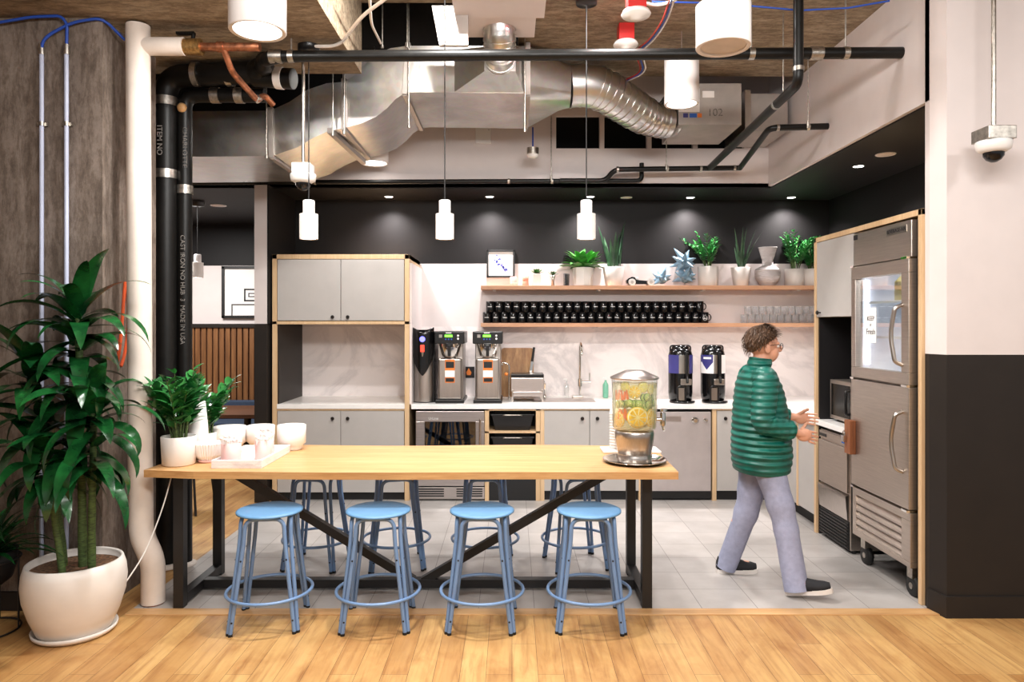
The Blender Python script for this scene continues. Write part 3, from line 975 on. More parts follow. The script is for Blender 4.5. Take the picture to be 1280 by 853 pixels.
for z_ in (1.62, 1.86):
    r_ = MB(t)
    for k in range(14):
        r_.cyl((2.54 + 0.045 * k, Y0 + 0.045, z_), (2.54 + 0.045 * k, Y1 - 0.045, z_), 0.003, n=6)
    r_.box(2.53, 2.537, Y0 + 0.045, Y1 - 0.045, z_ - 0.01, z_ + 0.006)
    r_.build('wire_shelf', 'white_plastic', t)
MB(t).box(2.52, 2.545, Y1 - 0.075, Y1 - 0.045, 1.42, 2.02).build('light_strip', 'fridge_led', t, 0.004)
MB(t).box(2.6, 3.0, Y0 + 0.2, Y1 - 0.2, 2.098, 2.104).build('light_strip', 'fridge_led', t)
FR = t
# paper sign on the glass
t = thing('paper_sign', 'white paper sign with handwriting taped on the lit fridge door', 'sign', (2.463, 4.86, 1.7))
MB(t).box(2.4625, 2.4645, 4.79, 4.93, 1.58, 1.82).build('sheet', 'paper', t)
for s_, z_, q in (('KEEP', 0.045, 0.045), ('IT', 0.0, 0.025), ('Fresh', -0.045, 0.055)):
    text_mesh('handwriting', s_, q, 'ink', t, (-0.0015, 0, z_), (PI / 2, 0, -PI / 2), 0.0005)
# groceries
def carton(loc, mat, label, w=0.09, h=0.2, d=0.09):
    t = thing('drink_carton', label, 'carton', loc)
    MB().box(-w / 2, w / 2, -d / 2, d / 2, 0, h).prism([(-w / 2, h), (w / 2, h), (0, h + 0.045)], -d / 2, d / 2, 'y').build('carton_body', mat, t, 0.002)
    MB().box(-0.006, 0.006, -d / 2, d / 2, h + 0.03, h + 0.07).build('carton_ridge', 'paper', t)
carton((2.68, 4.84, 1.868), 'yellow_pack', 'yellow-sided carton on the upper fridge shelf', 0.09, 0.13, 0.08)
carton((2.85, 4.95, 1.868), 'paper', 'white carton behind the yellow one in the fridge', 0.09, 0.13, 0.08)
bt = MB(Off(2.66, 4.56, 1.868)).lathe([(0.04, 0), (0.045, 0.01), (0.045, 0.12), (0.018, 0.17), (0.018, 0.2), (0.0, 0.2)], (2.66, 4.56, 1.868), 16)
tag(bt.build('bottle', 'dark_bottle'), 'dark blue bottle on the upper fridge shelf by the handle', 'bottle')
bag = MB(Off(2.7, 4.74, 1.346))
bag.ball((2.7, 4.76, 1.43), 0.09, (0.8, 1, 0.95)).ball((2.7, 4.77, 1.53), 0.045, (0.8, 1, 0.9))
tag(bag.build('plastic_bag', 'paper'), 'knotted white plastic bag at the bottom of the lit fridge', 'bag')
t = thing('food_box', 'white lidded food box beside the bag in the fridge', 'box', (2.68, 4.56, 1.346))
MB().box(-0.09, 0.09, -0.09, 0.09, 0, 0.12).build('tub', 'white_plastic', t, 0.008)
MB().box(-0.095, 0.095, -0.095, 0.095, 0.12, 0.135).build('lid', 'salmon', t, 0.003)

# lock block with keys on the fridge side
t = thing('lock_block', 'brown wooden block with metal padlock fixed to the fridge edge', 'lock', (2.44, 5.09, 0.85))
MB(t).box(2.40, 2.444, 5.03, 5.115, 0.78, 1.02).build('wooden_block', 'brown_block', t, 0.003)
pl = MB(t).box(2.375, 2.40, 5.075, 5.115, 0.86, 0.91).build('padlock_body', 'chrome', t, 0.004)
MB(t).tube(bend([(2.388, 5.082, 0.905), (2.388, 5.082, 0.94), (2.388, 5.108, 0.94), (2.388, 5.108, 0.905)], 0.012), 0.004, 8).build('shackle', 'chrome', pl)
# ================================================================== CEILING FITTINGS
# rectangular duct with an S-bend, built from its side profile (x, z) at depth 5.40..6.37
DY0, DY1 = 5.40, 6.37
def dp(px, py): return ((px - 640) / 164.0, H + (HOR - py) / 164.0)
low = [dp(*q) for q in ((130, 197), (340, 195), (372, 184), (392, 172), (410, 164), (430, 160), (452, 154), (470, 146), (484, 135), (494, 124), (506, 116), (520, 115), (660, 117))]
top = [dp(*q) for q in ((130, 140), (338, 138), (362, 127), (384, 112), (408, 104), (430, 102), (443, 94), (454, 82), (470, 68), (488, 60), (510, 57), (530, 57), (660, 57))]
t = thing('air_duct', 'large galvanised rectangular air duct with an S-bend under the ceiling', 'duct', (-0.8, 5.9, 3.3))
def duct_piece(i0, i1, name):
    m = MB(t)
    rings = []
    for i in range(i0, i1 + 1):
        a, b = low[i], top[i]
        rings.append([(a[0], DY0, a[1]), (a[0], DY1, a[1]), (b[0], DY1, b[1]), (b[0], DY0, b[1])])
    n = len(rings)
    for k in range(4):   # separate strips keep the long folds crisp and the bends smooth
        k2 = (k + 1) % 4
        vs = []
        for r in rings: vs += [r[k], r[k2]]
        m.add(vs, [(2 * j, 2 * j + 1, 2 * j + 3, 2 * j + 2) for j in range(n - 1)], True)
    return m.build(name, 'duct', t)
duct_piece(0, 1, 'straight_section')
duct_piece(1, 5, 'elbow_section')
duct_piece(5, 10, 'elbow_section')
duct_piece(10, 12, 'straight_section')
for i in (1, 5, 10, 12):
    a, b = low[i], top[i]
    fl = MB(t)
    for q0, q1 in (((a[0], DY0 - 0.012, a[1] - 0.015), (b[0], DY0 - 0.012, b[1] + 0.015)), ((a[0], DY0 - 0.012, a[1] - 0.012), (a[0], DY1 + 0.01, a[1] - 0.012)), ((b[0], DY0 - 0.012, b[1] + 0.012), (b[0], DY1 + 0.01, b[1] + 0.012))):
        fl.beam(q0, q1, 0.035, 0.022)
    fl.build('flange', 'vav', t)
# tapered piece to the round duct
def rect_ring(x, y0, y1, z0, z1, n=24):
    out = []
    for k in range(n):
        a = 2 * PI * k / n + PI / 4
        c, s_ = math.cos(a), math.sin(a)
        q = max(abs(c), abs(s_))
        out.append(Vector((x, (y0 + y1) / 2 + c / q * (y1 - y0) / 2, (z0 + z1) / 2 + s_ / q * (z1 - z0) / 2)))
    return out
def circ_ring(c, d, r, n=24):
    d = Vector(d).normalized()
    u = Vector((0, 0, 1)).cross(d).normalized()
    w = d.cross(u)
    # same phase as rect_ring: y then z
    out = []
    for k in range(n):
        a = 2 * PI * k / n + PI / 4
        yv = u if u.y > 0 else -u
        out.append(Vector(c) + yv * math.cos(a) * r + w * math.sin(a) * r * (1 if w.z > 0 else -1))
    return out
cen = at(712, 108, 5.75)
tp = MB(t).loft([rect_ring(low[-1][0], DY0, DY1, low[-1][1], top[-1][1]), circ_ring(cen, (1, 0, 0), 0.168)], True, False)
tp.build('taper', 'duct', t)
path = [(712, 108, 5.75), (728, 107, 5.76), (744, 109, 5.78), (758, 115, 5.82), (772, 124, 5.88), (786, 133, 5.95), (800, 142, 6.02), (812, 148, 6.08), (824, 152, 6.12), (836, 154, 6.15)]
rad = [0.168, 0.168, 0.168, 0.166, 0.162, 0.158, 0.152, 0.142, 0.134, 0.13]
pp = [at(*q) for q in path]
rd = MB(t)
rd.tube(pp, rad, 32, cap=False)
sp = rd.build('round_flexible_section', 'duct', t)
rb = MB(t)
fine = []
for i in range(len(pp) - 1):
    for k in range(2 if i > 1 else 1):
        s_ = k / (2 if i > 1 else 1)
        p = pp[i].lerp(pp[i + 1], s_)
        rb.tube([p - (pp[i + 1] - pp[i]).normalized() * 0.006, p + (pp[i + 1] - pp[i]).normalized() * 0.006], (rad[i] + 0.007), 32)
rb.build('ribs', 'duct', sp)
# take-off on the front face: pyramid and round collar rising to the white plenum
a0 = at(568, 116, DY0); a1 = at(655, 116, DY0)
pz0, pz1 = a0.z + 0.005, H + (HOR - 62) / 164.0
pyr = MB(t)
sq = [Vector((a0.x, DY0, pz0)), Vector((a1.x, DY0, pz0)), Vector((a1.x, DY0, pz1)), Vector((a0.x, DY0, pz1))]
cc = at(625, 84, DY0 - 0.2)
ring4 = [cc + Vector((-0.115, 0, -0.03)), cc + Vector((0.115, 0, -0.03)), cc + Vector((0.115, 0, 0.15)), cc + Vector((-0.115, 0, 0.15))]
pyr.loft([sq, ring4], False, True)
pyr.build('take_off', 'duct', t)
cl = MB(t)
cp = [cc + Vector((0, 0.03, 0.06)), cc + Vector((0, -0.06, 0.06)), cc + Vector((0, -0.13, 0.09)), cc + Vector((0, -0.18, 0.15)), cc + Vector((0, -0.2, 0.2)), cc + Vector((0, -0.2, 0.32))]
cl.tube(cp, 0.112, 32, cap=False)
co = cl.build('round_collar', 'duct', t)
cr = MB(t)
for p, q in zip(cp[:-1], cp[1:]):
    dd = (q - p).normalized()
    for s_ in (0.25, 0.75):
        m_ = p.lerp(q, s_)
        cr.tube([m_ - dd * 0.006, m_ + dd * 0.006], 0.118, 32)
cr.build('ribs', 'duct', co)
for px, d_, y0_, y1_ in ((268, 5.5, 20, 140),):
    pass
# threaded rods and trapeze bars under the duct
for (px, py0, py1, d) in ((416, 88, 170, 5.32), (430, 92, 168, 5.34), (511, 52, 160, 5.34), (509, 30, 60, 5.3), (333, 130, 198, 5.34), (478, 28, 60, 5.3), (656, 60, 165, 5.34)):
    p0, p1 = at(px, py1, d), at(px, py0, d)
    p1.z = 4.3
    r_ = MB(Off(*p1)).cyl(p0, p1, 0.006, n=8).cyl(p0, p0 + Vector((0, 0, 0.02)), 0.012, n=6)
    lab = {416: 'thin hanger rod left of the duct elbow, beside the steel bracket', 430: 'hanger rod at the lower elbow joint of the duct', 511: 'hanger rod on the upper elbow joint of the duct', 509: 'short hanger rod above the upper duct elbow', 333: 'hanger rod at the left end joint of the duct', 478: 'short steel hanger above the duct near the coffer edge', 656: 'hanger rod at the right end joint of the duct'}[px]
    tag(r_.build('hanger_rod', 'zinc'), lab, 'hanger rod')
tb = MB(Off(*at(440, 180, 5.5)))
tb.beam(at(412, 163, 5.36), at(455, 203, 6.2), 0.04, 0.04)
tag(tb.build('support_bracket', 'vav'), 'diagonal slotted steel bracket under the duct elbow', 'bracket')

# white/grey plenum boxes above the take-off
t = thing('air_plenum', 'pale sheet-metal air plenum hanging below the coffer', 'duct', tuple(at(620, 20, 5.0)))
p0, p1 = at(579, 46, 4.8), at(670, 5, 4.8)
p0.z = at(579, 47, 5.14).z; p1.z = 3.79
MB(t).box(p0.x, p1.x, 4.8, 5.14, p0.z, p1.z + 0.06).build('box_body', 'white_wall', t, 0.004)
q0, q1 = at(549, 56, 4.75), at(585, 7, 4.75)
MB(t).prism([(q0.x - 0.05, q1.z), (q1.x, q1.z), (q1.x, q0.z), (q0.x, q0.z)], 4.75, 4.79, 'y').build('side_flap', 'vav', t)
r0, r1 = at(566, 6, 4.6), at(682, -14, 4.6)
MB(t).box(r0.x, r1.x, 4.5, 4.8, r0.z, r1.z).build('top_flange', 'white_wall', t)

# terminal box on the right
t = thing('terminal_box', 'grey sheet-metal air terminal box with stickers under the ceiling', 'air box', (1.9, 6.3, 3.4))
p0, p1 = at(848, 156, 6.05), at(927, 104, 6.05)
MB(t).box(p0.x, p1.x, 6.05, 6.72, p0.z, p1.z).build('box_body', 'vav', t, 0.004)
MB(t).box(p0.x - 0.09, p0.x, 6.12, 6.5, p0.z + 0.02, p1.z - 0.06).build('inlet_panel', 'kick', t)
MB(t).cyl(pp[-1], (p0.x - 0.05, 6.2, pp[-1].z), 0.12, n=28).build('inlet_collar', 'satin', t)
s0 = at(878, 122, 6.048); MB(t).box(s0.x, s0.x + 0.1, 6.044, 6.05, s0.z, s0.z + 0.055).build('sticker', 'paper', t)
for px, w_, mt in ((854, 0.04, 'navy'), (862, 0.06, 'blue_tag'), (872, 0.035, 'orange')):
    s0 = at(px, 147, 6.048); MB(t).box(s0.x, s0.x + w_, 6.044, 6.05, s0.z, s0.z + 0.035).build('sticker', mt, t)
s0 = at(848, 140, 6.048); MB(t).box(s0.x, s0.x + 0.18, 6.042, 6.05, s0.z, s0.z + 0.2).build('data_sheet', 'paper', t)
s0 = at(894, 141, 6.045)
text_mesh('handwriting', '102', 0.09, 'faded', t, s0 - Vector((1.9, 6.3, 3.4)), (PI / 2, 0, 0), 0.001)
t = thing('terminal_box', 'second grey duct box against the bulkhead, right of the stickered one', 'air box', (2.3, 6.6, 3.4))
p0, p1 = at(938, 164, 6.3), at(985, 117, 6.3)
MB(t).box(p0.x, p1.x, 6.3, 6.88, p0.z, p1.z).build('box_body', 'vav', t, 0.004)
MB(t).box(p0.x - 0.08, p0.x - 0.03, 6.2, 6.8, p0.z - 0.03, p1.z).box(p0.x - 0.03, p0.x, 6.3, 6.8, p0.z, p1.z).build('joint_flange', 'satin', t)

# ---- pipes
def pipe(pts, r, label, mat='iron', name='pipe', bands=(), bandmat='zinc', bw=0.03, rb_=0.004, n=16, rad=0.1, cat='pipe'):
    pts = [Vector(p) for p in pts]
    t = thing(name, label, cat, tuple(pts[0]))
    MB(t).tube(bend(pts, rad, 6), r, n).build('pipe_run', mat, t)
    for p, d in bands:
        p, d = Vector(p), Vector(d).normalized()
        MB(t).tube([p - d * bw / 2, p + d * bw / 2], r + rb_, n).build('clamp', bandmat, t)
    return t
# long sprinkler main across the room
zl = 3.425
a, b = Vector((at(335, 74, 4.54).x, 4.54, zl)), Vector((2.5, 4.54, 3.449))
def on(px): 
    s_ = ((px - 640) * 4.54 / F - a.x) / (b.x - a.x)
    return a.lerp(b, s_)
t = pipe([a, b], 0.036, 'long black sprinkler main running across under the ceiling to the right wall', bands=[(on(364), (1, 0, 0)), (on(939), (1, 0, 0)), (on(1057), (1, 0, 0))], bw=0.035)
for px in (345, 1020):
    MB(t).tube([on(px) - Vector((0.04, 0, 0)), on(px) + Vector((0.04, 0, 0))], 0.043, 16).build('coupling', 'zinc', t)
for px, l in ((364, 'hanger strap rod of the sprinkler main near the left'), (939, 'hanger strap rod of the sprinkler main behind the unlit lamp'), (1057, 'hanger strap rod of the sprinkler main near the right wall')):
    p = on(px)
    tag(MB(Off(*p)).cyl(p + Vector((0, 0, 0.038)), (p.x, p.y, CEIL_L if px < 400 else CEIL), 0.006, n=8).build('hanger_rod', 'zinc'), l, 'hanger rod')
# drop from the ceiling and run towards the back
c1 = at(998, 105, 4.33); c1.z = 3.18
pv = [(c1.x, 4.33, CEIL), (c1.x, 4.33, 3.18), (1.86, 6.62, 3.18), (1.86, 6.66, 3.18)]
pipe(pv, 0.03, 'black pipe dropping from the ceiling then running back to the bulkhead', bands=[((c1.x, 4.33, 3.72), (0, 0, 1)), ((c1.x, 4.33, 3.27), (0, 0, 1)), (Vector(pv[1]).lerp(Vector(pv[2]), 0.18), (Vector(pv[2]) - Vector(pv[1])))], bw=0.025, rad=0.07)
yb = 6.66
h1 = [at(752, 226, yb), at(768, 212, yb), at(880, 211, yb)]
pipe([at(700, 226, yb + 0.06), at(757, 226, yb + 0.06), at(768, 212, yb), at(924, 210, yb)], 0.024, 'black horizontal pipe with a step in front of the bulkhead', bands=[(at(772, 212, yb), (1, 0, 0)), (at(876, 211, yb), (1, 0, 0)), (at(834, 211, yb), (1, 0, 0)), (at(918, 210, yb), (1, 0, 0))], bw=0.02, rad=0.06)
pipe([at(925, 210, 6.62), at(962, 160, 5.6), at(1035, 158, 5.6)], 0.025, 'short black branch pipe rising to meet the right bulkhead wall', bands=[(at(972, 159.8, 5.6), (1, 0, 0)), (at(1010, 158.8, 5.6), (1, 0, 0))], bw=0.02, rad=0.08)
pipe([at(240, 228.5, 6.78), at(802, 226, 6.78), at(802, 204, 6.78)], 0.022, 'thin black pipe running low along the bulkhead across the room', bands=[(at(394, 228, 6.78), (1, 0, 0)), (at(690, 226.5, 6.78), (1, 0, 0)), (at(636, 226.5, 6.78), (1, 0, 0))], bw=0.02, rad=0.05)
for px, y0, y1, d, l in ((979, 0, 128, 4.9, 'thin rod hanging left of the vertical drop pipe'), (1010, 66, 160, 5.4, 'rod holding the branch pipe by the right wall'), (689, 145, 226, 6.75, 'thin rod holding the low pipe below the dark openings'), (833, 140, 212, 6.6, 'rod holding the stepped pipe under the round duct')):
    p0, p1 = at(px, y1, d), at(px, y0, d)
    p1.z = min(p1.z, CEIL if d < 6.1 else 4.3)
    tag(MB(Off(*p1)).cyl(p0, p1, 0.005, n=8).cyl(p0, p0 + Vector((0, 0, 0.05)), 0.011, n=8).build('hanger_rod', 'zinc'), l, 'hanger rod')

# big black stacks by the column
zs = 3.452
t = thing('waste_stack', 'thick black vertical drain pipe with steel clamps beside the concrete column', 'pipe', (-2.435, 4.985, 0))
v = [(-2.435, 4.985, 0.0), (-2.435, 4.985, zs), (-1.75, 4.9, zs)]
MB(t).tube(bend(v, 0.14, 8), 0.078, 24).build('pipe_run', 'iron', t)
for z in (3.27, 2.76):
    MB(t).tube([(-2.435, 4.985, z - 0.03), (-2.435, 4.985, z + 0.03)], 0.084, 24).build('clamp', 'zinc', t)
for x in (-2.2, -1.97, -1.72):
    MB(t).tube([(x - 0.02, 4.94, zs), (x + 0.02, 4.94, zs)], 0.084, 24).build('clamp', 'zinc', t)
MB(t).tube(bend([(-1.78, 4.9, zs), (-1.68, 4.8, zs), (-1.6, 4.6, 3.43), (-1.50, 4.54, 3.425)], 0.05), [0.075] * 2 + [0.06] * 6 + [0.045] * (len(bend([(-1.78, 4.9, zs), (-1.68, 4.8, zs), (-1.6, 4.6, 3.43), (-1.50, 4.54, 3.425)], 0.05)) - 8), 20).build('reducer', 'iron', t)
MB(t).tube([(-1.78, 4.9, zs - 0.03), (-1.50, 4.86, zs - 0.06)], 0.07, 20).build('capped_end', 'iron', t)
MB(t).tube([(-1.62, 4.87, zs - 0.05), (-1.57, 4.865, zs - 0.055)], 0.074, 20).build('paper_band', 'paper', t)
def side_text(s_, size, parent, x, y, z, sx=1.0):
    root = Vector(parent.location)
    return text_mesh('lettering', s_, size, 'faded', parent, Vector((x, y, z)) - root, (PI / 2, PI / 2, 0), 0.0006)
side_text('ITEM NO', 0.052, t, -2.435, 4.889, 2.98)
MB(t).lathe([(0.11, 0), (0.11, 0.015), (0.085, 0.03)], (-2.435, 4.985, 0.004), 24).build('floor_flange', 'white_pvc', t)
t = thing('waste_stack', 'slimmer black vertical pipe with white lettering, right of the thick one', 'pipe', (-2.32, 5.02, 0))
MB(t).tube(bend([(-2.32, 5.02, 0), (-2.32, 5.02, 3.33), (-1.75, 5.02, 3.33)], 0.1, 6), 0.05, 20).build('pipe_run', 'iron', t)
for z in (2.66,):
    MB(t).tube([(-2.32, 5.02, z - 0.03), (-2.32, 5.02, z + 0.03)], 0.056, 20).build('clamp', 'zinc', t)
for x in (-2.1, -1.93):
    MB(t).tube([(x - 0.03, 5.02, 3.33), (x + 0.03, 5.02, 3.33)], 0.056, 20).build('clamp', 'zinc', t)
MB(t).ball((-2.32, 4.975, 3.23), 0.035, (1, 0.7, 1), 10, 6).build('foam_plug', 'oak', t)
side_text('CHARLOTTE', 0.05, t, -2.30, 4.972, 2.95)
side_text('CAST IRON NO HUB  3  MADE IN USA', 0.045, t, -2.312, 4.967, 1.95)
MB(t).lathe([(0.08, 0), (0.08, 0.012), (0.055, 0.025)], (-2.32, 5.02, 0.004), 20).build('floor_flange', 'white_pvc', t)

# white insulated pipe
t = thing('insulated_pipe', 'white wrapped vertical pipe with a crooked foot beside the concrete column', 'pipe', (-2.17, 4.32, 0))
xw = (172.5 - 640) * 4.32 / F
pf = [(-2.19, 4.32, 0.012), (-2.19, 4.32, 0.27), (-2.262, 4.32, 0.42), (-2.268, 4.32, 0.9), (xw, 4.32, 3.53)]
MB(t).tube(bend(pf, 0.07, 6), 0.069, 24).build('pipe_run', 'white_pvc', t)
tz = H + (HOR - 58) * 4.32 / F
MB(t).tube([(xw, 4.32, tz), (-2.0, 4.32, tz)], 0.054, 24).build('branch', 'white_pvc', t)
MB(t).tube([(-2.19, 4.32, 0.0), (-2.19, 4.32, 0.03)], 0.062, 20).build('clay_foot', 'copper', t)
# copper pipes
t = thing('copper_pipe', 'aged copper pipe with valve running from the white branch under the ceiling', 'pipe', (-2.0, 4.34, tz))
MB(t).tube([(-2.0, 4.33, tz), (-1.90, 4.33, tz)], 0.05, 16).build('valve_body', 'brass', t)
MB(t).tube([(-1.90, 4.33, tz), (at(325, 0, 4.33).x, 4.33, tz)], 0.026, 16).build('pipe_run', 'copper', t)
MB(t).tube([(-1.80, 4.33, tz), (-1.76, 4.33, tz)], 0.033, 16).build('coupling', 'copper', t)
MB(t).cyl((-1.95, 4.33, tz), (-1.95, 4.33, tz + 0.08), 0.012).box(-2.05, -1.94, 4.315, 4.345, tz + 0.075, tz + 0.09).build('valve_handle', 'iron', t)
pipe([at(280, 62, 4.33), at(290, 90, 4.4), at(322, 126, 4.7), at(330, 118, 4.75), at(342, 132, 4.8)], 0.02, 'kinked copper pipe dropping behind the long black pipes', 'copper', 'copper_pipe', bands=[(at(322, 124, 4.69), (1, 0, -1))], rad=0.04)
# conduits on the column and their cables
for px, l in ((52, 'pale steel conduit running down the concrete column, left one'), (83, 'pale steel conduit running down the concrete column, right one')):
    y_ = 4.215
    x = (px - 640) * y_ / F
    zt = H + (HOR - 62) * y_ / F
    t = thing('conduit', l, 'conduit', (x, y_, 0.11))
    MB(t).cyl((x, y_, 0.12), (x, y_, zt), 0.0125, n=14).build('tube', 'zinc' if False else 'blue_tube', t)
    MB(t).cyl((x, y_, zt - 0.03), (x, y_, zt + 0.03), 0.018, n=14).build('end_fitting', 'zinc', t)
    for z in (H + (HOR - 155) * y_ / F, 1.2):
        MB(t).box(x - 0.032, x + 0.03, 4.222, 4.235, z - 0.01, z + 0.01).tube([(x, y_, z - 0.012), (x, y_, z + 0.012)], 0.016, 14).build('strap', 'zinc', t)
yc = 4.2
tag(MB(Off(*at(52, 55, yc))).tube(bend([at(52, 66, 4.215), at(53, 52, yc), at(62, 43, yc), at(90, 28, yc), at(128, 22, yc + 0.02), at(156, 50, 4.34)], 0.06, 6), 0.009, 8).build('cable', 'cable_blue'), 'blue cable arching from the left conduit over the column top to the white pipe', 'cable')
tag(MB(Off(*at(83, 55, yc))).tube(bend([at(83, 66, 4.215), at(84, 30, yc), at(76, 20, yc - 0.01), at(40, 21, yc - 0.01), at(0, 28, yc - 0.01), at(-40, 34, yc)], 0.06, 6), 0.009, 8).build('cable', 'cable_blue'), 'blue cable leaving the right conduit towards the left edge of the photo', 'cable')
# grey flexible conduit and canopy box
cb = at(383, 57, 4.75)
tag(MB(Off(*cb)).tube(bend([(-1.30, 4.62, 3.522), (-1.13, 4.62, 3.522), at(452, 20, 4.4), at(480, 0, 4.3), at(505, -20, 4.2)], 0.12, 6), 0.011, 8).build('cable', 'white_pvc'), 'grey flexible conduit looping from the black junction box up to the coffer', 'cable')
tag(MB(Off(*at(470, 20, 4.7))).tube(bend([at(461, -20, 4.3), at(464, 30, 4.75), at(476, 54, 5.2)], 0.1, 6), 0.009, 8).build('cable', 'white_pvc'), 'second grey conduit hanging down to the duct in the coffer', 'cable')
tag(MB(Off(*at(730, 100, 5))).tube(bend([at(845, 0, 4.4), at(820, 8, 4.5), at(780, -4, 4.4), at(760, -20, 4.3)], 0.1, 6), 0.01, 8).build('cable', 'white_pvc'), 'white cable sagging below the ceiling beside the smoke detector', 'cable')
# wire bundle
for k, (mt, l) in enumerate((('cable_red', 'thin red wire in the bundle hanging from the slab'), ('cable_blue', 'thin blue wire in the bundle hanging from the slab'), ('cable_white', 'thin white wire in the bundle hanging from the slab'))):
    o_ = k * 3 - 3
    tag(MB(Off(*at(820, 30, 4.6))).tube(bend([at(842 + o_, -8, 4.3), at(832 + o_, 25, 4.7), at(815 + o_, 50, 5.0), at(797 + o_ * 1.5, 64, 5.3), at(806 + o_, 90, 5.6), at(780 + o_, 102, 5.8)], 0.15, 6), 0.0055, 6).build('wire', mt), l, 'wire')
tag(MB(Off(*at(900, 3, 4.5))).tube([at(815, 2, 4.55), at(900, 4, 4.5), at(1000, 13, 4.45), at(1060, 10, 4.4), at(1112, 1, 4.35)], 0.006, 8).build('cable', 'cable_blue'), 'thin blue cable stretched below the slab to the right wall', 'cable')

# ---- cylinder ceiling lamps
def can_lamp(px, py, d, dia, h, label, lit, zc):
    """px, py: centre of the opening; hangs by a short stem"""
    p = at(px, py, d)
    r = dia / 2
    t = thing('cylinder_lamp', label, 'ceiling lamp', tuple(p), 0, 'white cylinder ceiling lamps')
    MB().lathe([(r - 0.02, 0.004), (r - 0.004, 0), (r, 0.004), (r, h - 0.004), (r - 0.004, h), (0.02, h)] if True else [], (0, 0, 0), 40, cap=False).build('housing', 'white_metal', t)
    MB().lathe([(r - 0.02, 0.004), (r - 0.022, 0.06), (0.001, 0.06)], (0, 0, 0), 40, cap=False).build('reflector', 'white_metal', t)
    MB().cyl((0, 0, 0.012), (0, 0, 0.016), r - 0.021, n=40).build('diffuser', 'lamp_on' if lit else 'lamp_dim', t)
    MB().cyl((0, 0, h), (0, 0, zc - p.z), 0.004, n=8).build('suspension_wire', 'zinc', t)
    if lit:
        spot('lamp_light', (0, 0, -0.01), lit, 1.9, 0.6, WARM, r * 0.8, parent=t)
    return t
can_lamp(322, 40, 3.2, 0.25, 0.42, 'lit white cylinder lamp at the top left below the concrete beam', 60, CEIL_L)
can_lamp(468, 205, 6.6, 0.26, 0.4, 'lit white cylinder lamp half hidden behind the duct elbow', 60, 4.3)
can_lamp(904, 60, 3.3, 0.25, 0.2, 'unlit short white cylinder lamp at the top right', 0, CEIL)
can_lamp(852, 131, 5.2, 0.25, 0.36, 'lit tall white cylinder lamp in front of the terminal box', 110, CEIL)

# ---- pendants above the table
def pendant(px, d, zb, zt, label, group='white pendants above the table'):
    x = (px - 640) * d / F
    t = thing('pendant_lamp', label, 'pendant lamp', (x, d, zb), 0, group)
    r, h = 0.058, 0.165
    prof = []
    m = MB()
    n = 56
    rings = []
    for (q, z, rib) in ((r - 0.012, 0.003, 0), (r, 0.0, 1), (r, h, 1), (r - 0.016, h + 0.004, 0), (r - 0.02, h + 0.004, 0)):
        rings.append([Vector(((q + (0.0018 if (k % 2 and rib) else 0)) * math.cos(2 * PI * k / n), (q + (0.0018 if (k % 2 and rib) else 0)) * math.sin(2 * PI * k / n), z)) for k in range(n)])
    m.loft(rings, False, False)
    m.build('shade', 'ceramic', t)
    MB().lathe([(0.038, h), (0.038, h + 0.085), (0.033, h + 0.09), (0.006, h + 0.092)], (0, 0, 0), 28).build('neck', 'white_metal', t)
    MB().cyl((0, 0, 0.006), (0, 0, 0.014), r - 0.008, n=28).build('diffuser', 'lamp_on', t)
    MB().cyl((0, 0, h + 0.09), (0, 0, zt - zb), 0.004, n=8).build('cord', 'kick', t)
    MB().lathe([(0.0, zt - zb - 0.05), (0.07, zt - zb - 0.045), (0.072, zt - zb)], (0, 0, 0), 28).build('canopy', 'black_plastic', t)
    spot('pendant_light', (0, 0, -0.012), 9, 2.2, 0.6, WARM, 0.05, parent=t)
    return t
pendant(386, 4.66, 2.268, CEIL_L, 'leftmost of the three white pendant lamps over the long table')
pendant(556, 4.66, 2.268, 4.06, 'middle white pendant lamp over the long table')
pendant(733, 4.66, 2.268, CEIL, 'rightmost white pendant lamp over the long table')
pendant(247, 7.7, 2.21, SOFF - 0.012, 'white pendant lamp hanging in the room beyond on the left', 'white pendants beyond the opening')

# dome cameras
def dome(loc, label, h_rod, box=0.12):
    t = thing('dome_camera', label, 'security camera', loc)
    MB().box(-box / 2, box / 2, -box / 2, box / 2, 0.0, 0.07).build('mount_box', 'zinc' if box > 0.13 else 'white_plastic', t, 0.004)
    MB().lathe([(0.0, 0.0), (0.086, 0.0), (0.088, -0.012), (0.082, -0.045), (0.055, -0.062), (0.0, -0.062)], (0, 0, 0), 32).build('housing', 'white_plastic', t)
    MB().lathe([(0.052, -0.06), (0.05, -0.08), (0.036, -0.1), (0.015, -0.112), (0.0, -0.113)], (0, 0, 0), 28).build('dome', 'black_gloss', t)
    MB().cyl((0, 0, 0.07), (0, 0, h_rod), 0.012, n=12).build('rod', 'zinc', t)
    return t
dome(tuple(at(1242, 177, 3.85)), 'white dome security camera on a steel rod in front of the right pillar', 1.1, 0.15)
p = at(379, 218, 4.9)
dome(tuple(p), 'white dome security camera hanging below the beam next to the left pendant', CEIL_L - p.z, 0.125)

# smoke detectors with red bases
for px, py, d, l in ((795, 18, 4.3, 'smoke detector with red base near the top edge, nearer one'), (782, 56, 5.1, 'smoke detector with red base behind the long black pipe')):
    p = at(px, py, d)
    t = thing('smoke_detector', l, 'smoke detector', tuple(p), 0, 'smoke detectors')
    MB().lathe([(0.0, -0.035), (0.03, -0.034), (0.045, -0.015), (0.085, -0.01), (0.09, 0.0), (0.08, 0.018), (0.0, 0.02)], (0, 0, 0), 32).build('sensor_head', 'white_plastic', t)
    MB().box(-0.055, 0.055, -0.055, 0.055, 0.02, CEIL - p.z).build('base_box', 'cardboard', t, 0.003)
